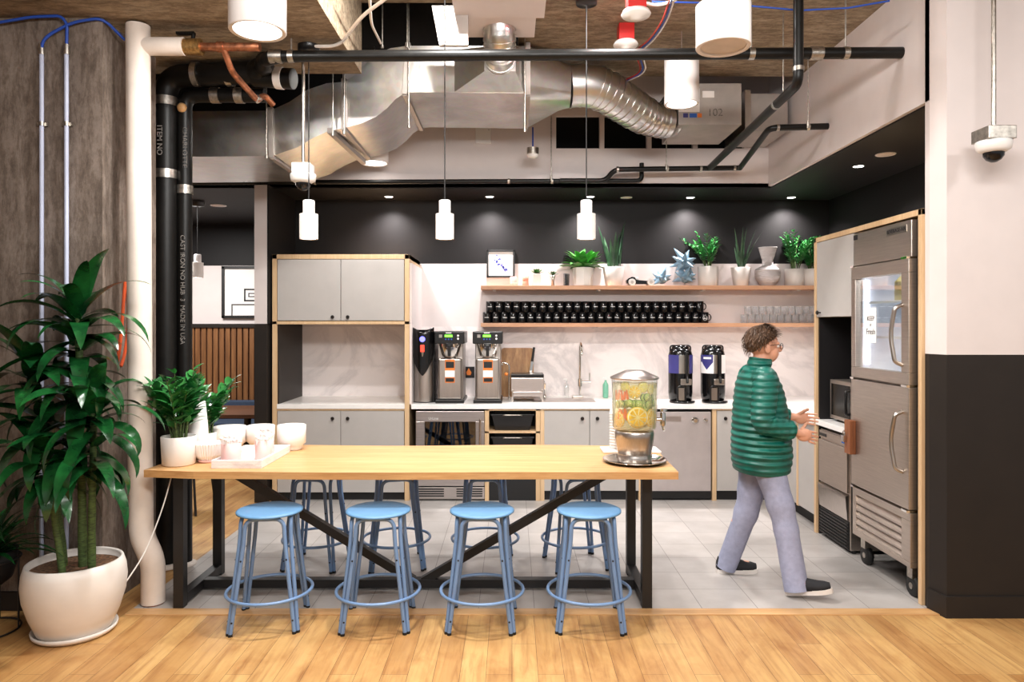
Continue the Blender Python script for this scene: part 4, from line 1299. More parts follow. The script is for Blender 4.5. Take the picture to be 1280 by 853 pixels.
# small sensor hanging in front of the bulkhead, wall box
p = at(666, 196, 6.5)
t = thing('ceiling_sensor', 'small round sensor hanging on a cable under the duct end', 'sensor', tuple(p))
MB().cyl((0, 0, 0.02), (0, 0, 0.08), 0.055, n=20).build('mount_box', 'zinc', t)
MB().lathe([(0, -0.01), (0.04, -0.008), (0.052, 0.008), (0.055, 0.022)], (0, 0, 0), 20).build('sensor_head', 'white_plastic', t)
MB().cyl((0, 0, 0.08), (0.0, 0, 0.27), 0.007, n=8).build('cable', 'cable_blue', t)
p = at(604, 170, BULK - 0.01)
t = thing('access_plate', 'square white cover plate on the bulkhead wall', 'cover plate', tuple(p))
MB().box(-0.075, 0.075, -0.015, 0.01, -0.075, 0.075).build('plate', 'white_plastic', t, 0.004)
MB().cyl((0.055, -0.02, 0.055), (0.055, -0.014, 0.055), 0.005, n=8).build('screw', 'zinc', t)

# ---- recessed downlights in the black soffit
def downlight(px, py, r, on_, label, z=SOFF - 0.012, power=16):
    d = F * (z - H) / (HOR - py)
    x = (px - 640) * d / F
    t = thing('downlight', label, 'downlight', (x, d, z), 0, 'round downlights in the black soffit')
    MB().lathe([(r, 0), (r * 1.22, -0.004), (r * 1.25, 0.0), (r, 0.0)], (0, 0, 0), 28, cap=False).build('ring', 'white_metal' if not on_ else 'white_metal', t)
    MB().cyl((0, 0, -0.003), (0, 0, -0.001), r, n=28).build('lens', 'lamp_on' if on_ else 'lamp_dim', t)
    if on_:
        spot('downlight_light', (0, 0, -0.012), power, 2.3, 1.0, (1, 0.94, 0.92), 0.04, parent=t)
for px, py, l in ((486, 246, 'lit downlight, first from the left in the black soffit'), (612, 246, 'lit downlight above the framed print'), (738, 246, 'lit downlight behind the right pendant'),
                  (863, 247, 'lit downlight above the potted plants'), (989, 247, 'lit downlight near the inner corner of the soffit'), (1073, 208, 'lit downlight above the tall cabinet on the right')):
    downlight(px, py, 0.038, 1, l, power=100)
downlight(783, 247, 0.05, 0, 'dark round ceiling speaker between downlights over the shelf')
downlight(1107, 193, 0.06, 0, 'dim wide round ceiling fitting above the fridge')
downlight(273, 257, 0.07, 0, 'round ceiling fitting in the room beyond on the left')
# ================================================================== FRAMED PICTURES
t = thing('framed_picture', 'large framed print of black maze lines on the far wall on the left', 'picture', (-3.6, 9.5, 1.9))
y_ = 9.49
p0, p1 = at(278, 398, y_), at(333, 333, y_)
px1 = p0.x + 1.0
fr = MB(t)
w_ = 0.035
fr.box(p0.x, px1, y_ - 0.03, y_, p0.z, p0.z + w_).box(p0.x, px1, y_ - 0.03, y_, p1.z - w_, p1.z).box(p0.x, p0.x + w_, y_ - 0.03, y_, p0.z, p1.z).box(px1 - w_, px1, y_ - 0.03, y_, p0.z, p1.z)
fr.build('frame', 'blackmetal', t)
MB(t).box(p0.x + w_, px1 - w_, y_ - 0.01, y_, p0.z + w_, p1.z - w_).build('print', 'paper', t)
ln = MB(t)
def pl(pts, m, w=0.02, yy=y_ - 0.012):
    for (a, b), (c_, d_) in zip(pts[:-1], pts[1:]):
        A, B = at(a, b, yy), at(c_, d_, yy)
        m.box(min(A.x, B.x) - w / 2, max(A.x, B.x) + w / 2, yy - 0.002, yy + 0.001, min(A.z, B.z) - w / 2, max(A.z, B.z) + w / 2)
pl([(345, 354), (319.5, 354), (319.5, 341)], ln); pl([(345, 362), (306, 362), (306, 376), (345, 376)], ln); pl([(345, 367), (311, 367), (311, 371), (345, 371)], ln, 0.012); pl([(345, 381), (290, 381), (290, 395)], ln, 0.014)
ln.build('maze_lines', 'ink', t)

p = at(626, 330, BWY - 0.01)
t = thing('framed_picture', 'small framed blue and violet floral print on the wall above the top shelf', 'picture', tuple(p))
a0, a1, b0, b1 = -0.15, 0.15, -0.148, 0.148
fr = MB()
fr.box(a0, a1, -0.02, 0.008, b0, b0 + 0.02).box(a0, a1, -0.02, 0.008, b1 - 0.02, b1).box(a0, a0 + 0.02, -0.02, 0.008, b0, b1).box(a1 - 0.02, a1, -0.02, 0.008, b0, b1)
fr.build('frame', 'blackmetal', t, 0.002)
MB().box(a0 + 0.02, a1 - 0.02, -0.008, 0.006, b0 + 0.02, b1 - 0.02).build('print', 'paper', t)
random.seed(3)
bl = MB()
for k in range(34):
    q = random.random()
    bx, bz = -0.08 + 0.14 * q + random.gauss(0, 0.018), 0.08 - 0.16 * q + random.gauss(0, 0.02)
    rr = random.uniform(0.004, 0.013)
    bl.prism([(bx + rr * random.uniform(0.6, 1.2) * math.cos(j * 1.05), bz + rr * random.uniform(0.6, 1.2) * math.sin(j * 1.05)) for j in range(6)], -0.0095, -0.0075, 'y')
bl.build('painted_petals', 'ink_blue', t)

# ================================================================== SHELVES
SY0, SZ1, SZ2 = 7.35, 2.108, 1.718
for z, l in ((SZ1, 'upper pale-wood wall shelf carrying plants and vases'), (SZ2, 'lower pale-wood wall shelf carrying mugs and glasses')):
    t = thing('wall_shelf', l, 'shelf', (1.5, SY0, z - 0.04))
    MB(t).box(-0.324, 3.36, SY0, BWY, z - 0.04, z).build('board', 'shelf_wood', t, 0.002)
    for x in (-0.2, 0.9, 2.0, 3.0):
        MB(t).box(x, x + 0.03, SY0 + 0.08, BWY, z - 0.052, z - 0.04).build('bracket', 'white_metal', t)

# mugs
mug = thing('mug', 'black mug in the lower row on the lower shelf', 'mug', (0, 0, 0), 0, 'black mugs in the lower row on the shelf')
MB().lathe([(0.0, 0.0), (0.044, 0.0), (0.0462, 0.005), (0.0468, 0.112), (0.044, 0.114), (0.042, 0.112), (0.04, 0.01), (0.0, 0.008)], (0, 0, 0), 24, cap=False).build('body', 'black_gloss', mug)
MB().tube([Vector((0.0445 + 0.028 * math.sin(PI * k / 10), 0, 0.06 + 0.034 * math.cos(PI * k / 10))) for k in range(11)], 0.0055, 8).build('handle', 'black_gloss', mug)
lg = MB()
for q in range(7):   # small printed word band on the side facing out, opposite the handle
    a_ = PI + (q - 3) * 0.14
    r_ = 0.0472
    lg.add([(r_ * math.cos(a_ - .055), r_ * math.sin(a_ - .055), .054), (r_ * math.cos(a_ + .055), r_ * math.sin(a_ + .055), .054), (r_ * math.cos(a_ + .055), r_ * math.sin(a_ + .055), .061), (r_ * math.cos(a_ - .055), r_ * math.sin(a_ - .055), .061)], [(0, 1, 2, 3)])
lg.build('printed_word', 'paper', mug)
first = True
n1, n2 = 26, 25
random.seed(11)
ym = SY0 + 0.1
def mug_rz():   # handle turned back-right, print facing the room
    return math.radians(90) + random.uniform(-0.25, 0.15)
step = (at(880, 0, ym).x - at(609, 0, ym).x) / (n1 - 1)
for k in range(n1):
    x = at(609, 0, ym).x + k * step
    last = k == n1 - 1
    if first:
        mug.location = (x, ym, SZ2); mug.rotation_euler = (0, 0, mug_rz()); first = False
    elif last:
        m2 = dup(mug, (x, ym, SZ2), 0.0, 'black mug with white round emblem at the right end of the lower row', 'black mugs, row ends')
        MB().cyl((0.0, 0, 0), (0.0, 0, 0), 0.001)
        e = text_mesh('emblem', 'we', 0.04, 'paper', m2, (0.0, -0.048, 0.05), (PI / 2, 0, 0), 0.0008)
        e2 = MB().tube([Vector((0.024 * math.cos(a_), -0.048 + 0.006 * abs(math.cos(a_)), 0.052 + 0.024 * math.sin(a_))) for a_ in [2 * PI * i / 20 for i in range(20)]], 0.0016, 6, closed=True).build('emblem_ring', 'paper', m2)
    else:
        dup(mug, (x, ym, SZ2), mug_rz())
x0m = at(613, 0, ym).x
step2 = (at(874, 0, ym).x - x0m) / (n2 - 1)
for k in range(n2):
    last = k == n2 - 1
    dup(mug, (x0m + k * step2, ym + 0.004, SZ2 + 0.1145), 0.0 if last else mug_rz(),
        'black mug with its handle sticking out at the right end of the upper row' if last else 'black mug in the upper row on the lower shelf',
        'black mugs, row ends' if last else 'black mugs in the upper row on the shelf')
# glasses
gla = MB().lathe([(0.0, 0.0), (0.030, 0.0), (0.034, 0.004), (0.036, 0.088), (0.034, 0.088), (0.031, 0.012), (0.0, 0.010)], (0, 0, 0), 18, cap=False).build('drinking_glass', 'glass_cup')
tag(gla, 'clear drinking glass in the lower row on the right of the shelf', 'glass', 'clear glasses, lower row on the shelf')
gx = at(930, 0, ym).x
gla.location = (gx, ym, SZ2)
for k in range(1, 14):
    dup(gla, (gx + k * 0.0765, ym, SZ2))
for k in range(13):
    dup(gla, (gx + 0.04 + k * 0.0765, ym, SZ2 + 0.0885), None, 'clear drinking glass in the upper row on the right of the shelf', 'clear glasses, upper row on the shelf')

# ---- plants
def leafy(name, parent, mat, fn):
    m = MB(); fn(m); clamp_y(m, 0.118)
    return m.build(name, mat, parent)
def pot_round(t, r0, r1, h, mat='ceramic', facets=36):
    MB().lathe([(0, 0), (r0 * 0.92, 0), (r0, 0.006), (r1, h - 0.004), (r1 - 0.003, h), (r1 - 0.008, h), (r1 - 0.012, h - 0.03), (0, h - 0.03)], (0, 0, 0), facets, smooth=facets > 12, cap=False).build('pot', mat, t)
    MB().lathe([(0.0, 0.0), (r1 - 0.012, 0.0)], (0, 0, h - 0.022), facets, cap=False).build('soil', 'soil', t)
def zz(t, h, base_r, nst, seed, pot_h, lw=0.03, ll=0.07, spread=0.5, mat='leaf_zz', ymax=None):
    rnd = random.Random(seed)
    st, lf = MB(), MB()
    for k in range(nst):
        az = 2 * PI * k / nst + rnd.uniform(-0.4, 0.4)
        L = h * rnd.uniform(0.6, 1.05)
        lean = spread * rnd.uniform(0.25, 1.1)
        b0 = Vector((math.cos(az), math.sin(az), 0)) * base_r * rnd.uniform(0.1, 0.8) + Vector((0, 0, pot_h - 0.03))
        pts = []
        p = b0; a = PI / 2 - lean * 0.35
        nn = 10
        for i in range(nn + 1):
            pts.append(p.copy())
            p = p + Vector((math.cos(az) * math.cos(a), math.sin(az) * math.cos(a), math.sin(a))) * (L / nn)
            a -= lean * 1.1 / nn
        st.tube(pts, [0.0055 * (1 - 0.6 * i / nn) * (h / 0.4) ** 0.5 for i in range(nn + 1)], 6)
        for i in range(3, nn + 1):
            for s_ in (-1, 1):
                q = pts[i]
                sc = (0.75 + 0.5 * math.sin(PI * i / nn)) * rnd.uniform(0.85, 1.1)
                if i == nn and s_ == 1: sc *= 0.8
                lf.leaf(q, az + s_ * rnd.uniform(0.9, 1.5) + (0 if i < nn else -s_ * 0.7), rnd.uniform(0.35, 1.0), ll * sc, lw * sc, rnd.uniform(0.2, 0.7), 5, 0.2, 0.75)
    if ymax: clamp_y(st, ymax); clamp_y(lf, ymax)
    st.build('stems', 'cane', t)
    lf.build('foliage', mat, t)
def place(px, py_base, d, z):
    return (((px - 640) * d / F), d, z)
ys = SY0 + 0.125
def shelf_plant(px, label, name='potted_plant', cat='potted plant'):
    return thing(name, label, cat, ((px - 640) * ys / F, ys, SZ1))
# pink and small things at the left
t = thing('candle', 'pale pink candle jar in front of the small framed print', 'candle', ((642 - 640) * ys / F, ys, SZ1))
MB().lathe([(0, 0), (0.036, 0), (0.038, 0.004), (0.038, 0.09), (0.034, 0.094), (0.034, 0.1), (0, 0.1)], (0, 0, 0), 20).build('jar', 'pink', t)
MB().lathe([(0.0385, 0.028), (0.0385, 0.036)], (0, 0, 0), 20, cap=False).build('band', 'ceramic', t)
t = thing('candle', 'salmon pink candle right of the small framed print', 'candle', ((657 - 640) * ys / F, ys, SZ1))
MB().lathe([(0, 0), (0.031, 0), (0.033, 0.004), (0.033, 0.05), (0.031, 0.052), (0.033, 0.055), (0.033, 0.105), (0, 0.108)], (0, 0, 0), 20).build('wax', 'salmon', t)
MB().cyl((0, 0, 0.106), (0, 0, 0.118), 0.002, n=6).build('wick', 'ink', t)
def rosette(t, h, r, n, seed, mat='leaf_bright'):
    rnd = random.Random(seed)
    m = MB()
    for k in range(n):
        tt = k / n
        m.leaf((0, 0, h), k * 2.4, 0.15 + 1.1 * tt, r * (1.05 - 0.5 * tt), r * 0.42, -0.5, 5, 0.3, 0.9)
    return m.build('foliage', mat, t)
t = shelf_plant(671, 'small bright green succulent in a square white pot beside the candles')
MB().box(-0.045, 0.045, -0.045, 0.045, 0, 0.13).build('pot', 'ceramic', t, 0.004)
MB().box(-0.038, 0.038, -0.038, 0.038, 0.12, 0.134).build('soil', 'soil', t)
rosette(t, 0.132, 0.085, 22, 1)
t = shelf_plant(691, 'tiny green succulent in a slim grey vase on the top shelf')
MB().lathe([(0, 0), (0.016, 0), (0.014, 0.06), (0.03, 0.115), (0.026, 0.115), (0, 0.1)], (0, 0, 0), 16).build('vase', 'satin', t)
rosette(t, 0.115, 0.07, 16, 2, 'leaf_zz')
t = thing('tumbler', 'grey glass tumbler between the tiny succulent and the faceted pot', 'glass', ((708 - 640) * ys / F, ys, SZ1))
MB().lathe([(0, 0), (0.03, 0), (0.034, 0.13), (0.031, 0.13), (0.027, 0.008), (0, 0.006)], (0, 0, 0), 12, smooth=False, cap=False).build('tumbler_body', 'dark_glass', t)
# broad leaf plant in a faceted pot
t = shelf_plant(728.5, 'broad-leaved green plant in a wide faceted white pot on the top shelf')
pot_round(t, 0.105, 0.108, 0.195, 'ceramic', 8)
def broad(m):
    rnd = random.Random(5)
    for k in range(46):
        tt = k / 46
        m.leaf((rnd.uniform(-.04, .04), rnd.uniform(-.04, .04), 0.18), k * 2.4, 0.25 + 0.95 * tt, rnd.uniform(0.2, 0.29), 0.09, rnd.uniform(0.5, 1.0), 7, 0.3, 0.8)
leafy('foliage', t, 'leaf_bright', broad)
# snake plant
t = shelf_plant(767, 'tall snake plant in a white pot beside the broad-leaved plant')
pot_round(t, 0.085, 0.115, 0.2)
def snake(m):
    rnd = random.Random(8)
    for k in range(15):
        az = k * 2.4
        rr = 0.075 * math.sqrt(k / 15)
        m.leaf((rr * math.cos(az), rr * math.sin(az), 0.17), az, 1.45 + rnd.uniform(-0.1, 0.05), rnd.uniform(0.24, 0.5) if k else 0.54, 0.05, rnd.uniform(-0.1, 0.2), 8, 0.5, 0.6, rnd.uniform(-0.8, 0.8))
leafy('foliage', t, 'leaf_grey', snake)
# toy car
t = thing('toy_car', 'black toy racing car with white wheels on the top shelf', 'toy car', ((800 - 640) * ys / F, ys - 0.03, SZ1))
prof = [(-0.15, 0.03), (-0.155, 0.055), (-0.13, 0.08), (-0.095, 0.095), (-0.065, 0.09), (-0.05, 0.062), (0.0, 0.058), (0.06, 0.052), (0.11, 0.045), (0.15, 0.03), (0.145, 0.018), (-0.13, 0.018)]
MB().prism(prof, -0.035, 0.035, 'y').build('body', 'black_gloss', t, 0.008, 3)
MB().ball((-0.035, 0, 0.075), 0.018).build('driver', 'ceramic', t)
for x in (-0.098, 0.098):
    for y in (-0.052, 0.052):
        w = MB().cyl((x, y - 0.014, 0.037), (x, y + 0.014, 0.037), 0.037, n=24).build('wheel', 'white_plastic', t, 0.003)
        MB().cyl((x, y - 0.016, 0.037), (x, y + 0.016, 0.037), 0.017, n=16).build('hub', 'satin', w)
# spiky sculptures
def spiky(m, c, r, n, core, seed, squash=1.0):
    rnd = random.Random(seed)
    m.ball(c, core, n=12, m=8)
    for k in range(n):
        z = 1 - 2 * (k + 0.5) / n
        a = k * 2.39996 + rnd.uniform(-0.2, 0.2)
        rr = math.sqrt(1 - z * z)
        d = Vector((rr * math.cos(a), rr * math.sin(a), z * squash))
        if c[2] + d.z * r < 0.005: continue
        m.tube([Vector(c) + d * core * 0.4, Vector(c) + d * r * rnd.uniform(0.85, 1.15)], [core * 0.72, 0.002], 6)
t = thing('spiky_sculpture', 'small dusty-blue spiky ceramic sculpture beside the toy car', 'sculpture', ((827 - 640) * ys / F, ys - 0.02, SZ1))
m = MB(); spiky(m, (0, 0, 0.075), 0.12, 17, 0.055, 2); m.build('spiked_body', 'sculpt', t)
t = thing('spiky_sculpture', 'tall dusty-blue spiky ceramic sculpture with stacked stars', 'sculpture', ((855 - 640) * ys / F, ys - 0.01, SZ1))
m = MB(); spiky(m, (0.01, 0, 0.09), 0.13, 15, 0.06, 5); m.build('lower_star', 'sculpt', t)
m = MB(); spiky(m, (0, 0, 0.25), 0.145, 15, 0.06, 9); m.tube([(0, 0, 0.27), (-0.11, 0, 0.40)], [0.05, 0.002], 8); m.build('upper_star', 'sculpt', t)
t = shelf_plant(885, 'zz plant in a straight white pot right of the spiky sculptures')
pot_round(t, 0.1, 0.108, 0.205)
zz(t, 0.42, 0.07, 13, 4, 0.2, 0.028, 0.065, 0.75, 'leaf_zz', ymax=0.12)
t = shelf_plant(926, 'aloe with upright pointed leaves in a rounded white pot')
pot_round(t, 0.075, 0.105, 0.195)
def aloe(m):
    rnd = random.Random(12)
    for k in range(22):
        az = k * 2.4
        m.leaf((0.03 * math.cos(az), 0.03 * math.sin(az), 0.17), az, 1.15 + rnd.uniform(0, 0.4), rnd.uniform(0.15, 0.3) if k % 5 else 0.45, 0.03, rnd.uniform(-0.2, 0.4), 7, 0.6, 0.5)
leafy('foliage', t, 'leaf_grey', aloe)
t = thing('vase', 'ribbed pale grey vase with flared neck on the top shelf', 'vase', ((959.5 - 640) * ys / F, ys, SZ1))
pf = [(0, 0), (0.07, 0)]
for k in range(18):
    z = 0.01 + k * 0.0085
    rr = 0.075 + 0.055 * math.sin(min(1, k / 12) * PI / 2)
    pf += [(rr - 0.002, z), (rr + 0.001, z + 0.004)]
pf += [(0.13, 0.168), (0.118, 0.185), (0.062, 0.215), (0.056, 0.22), (0.055, 0.275), (0.06, 0.285)]
for k in range(8):
    z = 0.29 + k * 0.015
    pf += [(0.062 + k * 0.0042, z), (0.0655 + k * 0.0042, z + 0.007)]
pf += [(0.096, 0.41), (0.09, 0.41), (0.05, 0.3), (0.0, 0.25)]
MB().lathe(pf, (0, 0, 0), 40, cap=False).build('vase_body', 'vase', t)
t = shelf_plant(993, 'bushy zz plant in a white pot at the right end of the top shelf')
pot_round(t, 0.095, 0.1, 0.18)
zz(t, 0.42, 0.06, 15, 21, 0.18, 0.03, 0.07, 0.6, 'leaf_zz', ymax=0.12)
t = shelf_plant(1015, 'plant partly hidden behind the corner of the fridge cabinet')
pot_round(t, 0.095, 0.1, 0.18)
zz(t, 0.36, 0.05, 12, 33, 0.18, 0.03, 0.065, 0.55, 'leaf_zz', ymax=0.12)

# ================================================================== WORKTOP THINGS
WZ = 0.9355
yw = 6.98
sc = yw / F
# hot water dispenser
X = (529.5 - 640) * sc
t = thing('hot_water_dispenser', 'tall black and steel hot-water dispenser with red lever light', 'water dispenser', (X, yw, WZ))
MB().box(-0.095, 0.11, 0.0, 0.38, 0.0, 0.70).build('body', 'black_plastic', t, 0.01)
col = MB()
rings = []
for z in (0.01, 0.05, 0.3, 0.6):
    w_ = 0.094
    ring = [Vector((-w_, 0.06, z)), Vector((-w_, 0.0, z))] + [Vector((w_ * math.sin(a_), -0.055 * math.cos(a_) , z)) for a_ in [-1.2 + 2.4 * i / 12 for i in range(13)]] + [Vector((w_, 0.0, z)), Vector((w_, 0.06, z))]
    rings.append(ring)
col.loft(rings, True, True)
col.build('steel_column', 'steel_v', t)
# pointed black face shield
sh = MB()
n_ = 20
outer = []
for i in range(n_ + 1):
    u = i / n_
    z = 0.27 + 0.47 * u
    w_ = 0.096 * min(1.0, math.sin(min(1, u * 1.6) * PI / 2) ** 0.75 + 0.02)
    outer.append((w_, z))
vs, fs = [], []
for (w_, z) in outer:
    for k in range(9):
        a_ = -1 + 2 * k / 8
        vs.append((w_ * a_, -0.075 - 0.01 * (z - .27) + 0.06 * (a_ * w_ / 0.11) ** 2, z - (0.03 * (1 - a_ * a_) if z > 0.73 else 0)))
for i in range(n_):
    for k in range(8):
        q = i * 9 + k
        fs.append((q, q + 1, q + 10, q + 9))
sh.add(vs, fs, True)
so = sh.build('face_shield', 'black_gloss', t)
so.modifiers.new('s', 'SOLIDIFY').thickness = -0.02
MB().cyl((0, -0.10, 0.625), (0, -0.078, 0.625), 0.027, n=20).build('display', 'led_blue', t)
MB().box(-0.02, 0.02, -0.105, -0.085, 0.5, 0.57).build('lever', 'led_red', t, 0.004)
MB().cyl((0, -0.09, 0.455), (0, -0.09, 0.5), 0.008, 0.014, n=12).build('spout', 'satin', t)
# coffee brewers
def brewer(px, label):
    t = thing('coffee_brewer', label, 'coffee machine', ((px - 640) * sc, yw, WZ), 0, 'coffee brewers on the worktop')
    MB().box(-0.125, 0.125, 0.0, 0.38, 0.03, 0.70).build('body', 'steel_v', t, 0.006)
    MB().box(-0.14, 0.14, -0.10, 0.40, 0.0, 0.035).build('base_tray', 'black_plastic', t, 0.006)
    hd = MB().box(-0.145, 0.145, -0.12, 0.36, 0.58, 0.70).build('head', 'black_plastic', t, 0.008)
    MB().box(-0.045, 0.03, -0.122, -0.119, 0.645, 0.668).build('display', 'lcd', hd)
    MB().box(-0.035, 0.02, -0.122, -0.119, 0.682, 0.69).build('name_plate', 'paper', hd)
    MB().box(-0.1, -0.07, -0.122, -0.119, 0.64, 0.67).build('label', 'satin', hd)
    for k in range(3):
        MB().cyl((-0.035 + 0.028 * k, -0.123, 0.625), (-0.035 + 0.028 * k, -0.119, 0.625), 0.007, n=10).build('button', 'blue_tag', hd)
    for z in (0.66, 0.63):
        MB().cyl((0.085, -0.125, z), (0.085, -0.119, z), 0.01, n=12).build('switch', 'paper', hd)
    fb = MB()
    fb.loft([[Vector((q * math.cos(a_) * 0.95, -0.02 + q * math.sin(a_) * 0.75, z)) for a_ in [2 * PI * i / 24 for i in range(24)]] for q, z in ((0.05, 0.44), (0.085, 0.46), (0.112, 0.56), (0.114, 0.585))], True, True)
    f_ = fb.build('brew_funnel', 'chrome', t)
    MB().box(-0.015, 0.015, -0.15, -0.09, 0.46, 0.57).box(-0.035, 0.035, -0.13, -0.09, 0.55, 0.585).build('funnel_handle', 'black_plastic', f_, 0.004)
    MB().box(-0.115, 0.115, -0.085, 0.01, 0.035, 0.44).build('thermal_server', 'steel_v', t, 0.02, 3)
    s_ = MB().box(-0.045, 0.05, -0.087, -0.084, 0.20, 0.425).build('instruction_card', 'orange', t)
    MB().box(-0.038, 0.043, -0.089, -0.0865, 0.345, 0.405).build('photo_block', 'kick', s_)
    MB().box(-0.038, 0.043, -0.089, -0.0865, 0.21, 0.245).build('photo_block', 'kick', s_)
    MB().box(-0.045, 0.05, -0.089, -0.0865, 0.255, 0.32).build('text_block', 'paper', s_)
    return t
brewer(563, 'steel coffee brewer with green display, next to the hot-water dispenser')
brewer(610, 'steel coffee brewer with green display, beside the cutting board')
t = thing('socket_card', 'black card with orange flame mark between the two coffee brewers', 'sign', ((586 - 640) * 7.59 / F, BWY - 0.0105, 1.19))
MB().box(-0.06, 0.06, 0, 0.01, -0.06, 0.06).build('card', 'ink', t)
MB().prism([(-0.02, -0.03), (0.02, -0.03), (0.028, 0.0), (0.0, 0.045), (-0.028, 0.0)], -0.003, 0.0, 'y').build('flame_mark', 'orange', t)
# cutting board leaning on the wall
t = thing('cutting_board', 'mottled brown wooden cutting board leaning on the marble wall', 'cutting board', ((647 - 640) * 7.5 / F, 7.5, WZ))
bd = MB()
bd.M = Matrix.Rotation(math.radians(-8), 4, 'X')
w_, h_, r_ = 0.17, 0.52, 0.03
poly = []
for cx, cz, a0 in ((w_ - r_, r_, -PI / 2), (w_ - r_, h_ - r_, 0), (-w_ + r_, h_ - r_, PI / 2), (-w_ + r_, r_, PI)):
    poly += [(cx + r_ * math.cos(a0 + PI / 2 * i / 4), cz + r_ * math.sin(a0 + PI / 2 * i / 4)) for i in range(5)]
bd.prism(poly, -0.02, 0.005, 'y').build('board', 'walnut', t, 0.002)
# fruit press / toaster grill
t = thing('toaster_grill', 'boxy steel conveyor toaster with dark top behind the worktop edge', 'toaster', ((659 - 640) * 7.15 / F, 7.15, WZ))
MB().box(-0.165, 0.165, -0.1, 0.2, 0.10, 0.235).build('body', 'steel', t, 0.006)
MB().box(-0.165, 0.165, -0.08, 0.2, 0.236, 0.27).build('dark_top', 'black_plastic', t, 0.004)
MB().box(-0.145, 0.145, -0.14, 0.12, 0.055, 0.10).build('crumb_tray', 'steel', t, 0.003)
for x in (-0.155, 0.14):
    MB().box(x, x + 0.015, -0.13, -0.1, 0, 0.12).box(x, x + 0.015, 0.15, 0.18, 0, 0.12).build('leg', 'satin', t)
MB().box(0.165, 0.185, -0.06, 0.02, 0.12, 0.18).build('dial_block', 'chrome', t, 0.003)
t = thing('frother', 'thin steel tap with curved arm between brewer and toaster', 'tap', ((634 - 640) * 7.1 / F, 7.1, WZ))
MB().tube(bend([(0.02, 0, 0.0), (0.02, 0, 0.37), (-0.045, 0, 0.39), (-0.05, -0.02, 0.36)], 0.03), 0.008, 8).build('arm', 'chrome', t)
MB().ball((-0.01, -0.02, 0.27), 0.018).build('knob', 'orange', t)
t = thing('knife', 'chef knife with black riveted handle in front of the cutting board', 'knife', ((663 - 640) * 7.36 / F, 7.36, 1.20))
kn = MB(); kn.M = Matrix.Rotation(math.radians(8), 4, 'Y')
kn.box(-0.012, 0.014, -0.008, 0.008, 0.12, 0.27); kn.build('handle', 'black_plastic', t, 0.005)
kb = MB(); kb.M = Matrix.Rotation(math.radians(8), 4, 'Y')
kb.prism([(-0.012, 0.12), (0.018, 0.12), (0.016, -0.03), (-0.01, -0.06)], -0.0015, 0.0015, 'y'); kb.build('blade', 'chrome', t)

# sink, faucet and soap
t = thing('sink', 'undermount steel sink let into the white worktop', 'sink', ((706 - 640) * 7.15 / F, 7.15, 0.93))
sk = MB()
sk.box(-0.33, 0.3, -0.18, 0.2, 0.0056, 0.0085)
sk.build('rim', 'satin', t)
MB().box(-0.31, 0.28, -0.16, 0.18, 0.0086, 0.0095).build('basin', 'steel', t)
fx = (725 - 640) * 7.42 / F
t = thing('faucet', 'tall slim chrome faucet with side lever on the worktop', 'faucet', (fx, 7.42, WZ))
MB().lathe([(0.03, 0), (0.03, 0.01), (0.02, 0.015)], (0, 0, 0), 20).build('base', 'chrome', t)
MB().tube(bend([(0, 0, 0.01), (0, 0, 0.55), (0, -0.05, 0.58), (0, -0.16, 0.55), (0, -0.18, 0.45)], 0.06), 0.012, 12).build('spout', 'chrome', t)
MB().cyl((0, 0, 0.12), (0, 0, 0.2), 0.024, n=16).build('valve_body', 'chrome', t)
MB().cyl((0.0, 0, 0.165), (0.11, 0, 0.165), 0.012, n=12).cyl((0.1, 0, 0.16), (0.1, 0, 0.26), 0.005, n=8).build('lever', 'chrome', t)
MB().box(-0.09, 0.02, -0.1, 0.0, 0.0, 0.03).build('aerator_block', 'satin', t, 0.006)
t = thing('faucet', 'small curved filtered-water tap left of the tall faucet', 'faucet', ((681 - 640) * 7.42 / F, 7.42, WZ))
MB().tube(bend([(0, 0, 0), (0, 0, 0.16), (-0.02, -0.02, 0.19), (-0.03, -0.06, 0.17)], 0.03), 0.007, 10).build('spout', 'chrome', t)
MB().lathe([(0.018, 0), (0.018, 0.02), (0.01, 0.03)], (0, 0, 0), 16).build('base', 'chrome', t)
def bottle(px, d, h, r, mat, label, liquid=None):
    t = thing('soap_bottle', label, 'soap bottle', ((px - 640) * d / F, d, WZ))
    MB().lathe([(0, 0), (r * 0.9, 0), (r, 0.01), (r, h * 0.65), (r * 0.5, h * 0.78), (r * 0.4, h * 0.8), (r * 0.4, h * 0.88)], (0, 0, 0), 20).build('bottle_body', mat, t)
    MB().cyl((0, 0, h * 0.88), (0, 0, h), 0.005, n=8).box(-0.03, 0.008, -0.008, 0.008, h * 0.95, h).build('pump', 'white_plastic', t)
bottle(708, 7.42, 0.2, 0.028, 'glass', 'clear soap bottle left of the tall faucet')
bottle(757, 7.42, 0.21, 0.03, 'green_liquid', 'green soap bottle on the worktop behind the fruit-water jar')
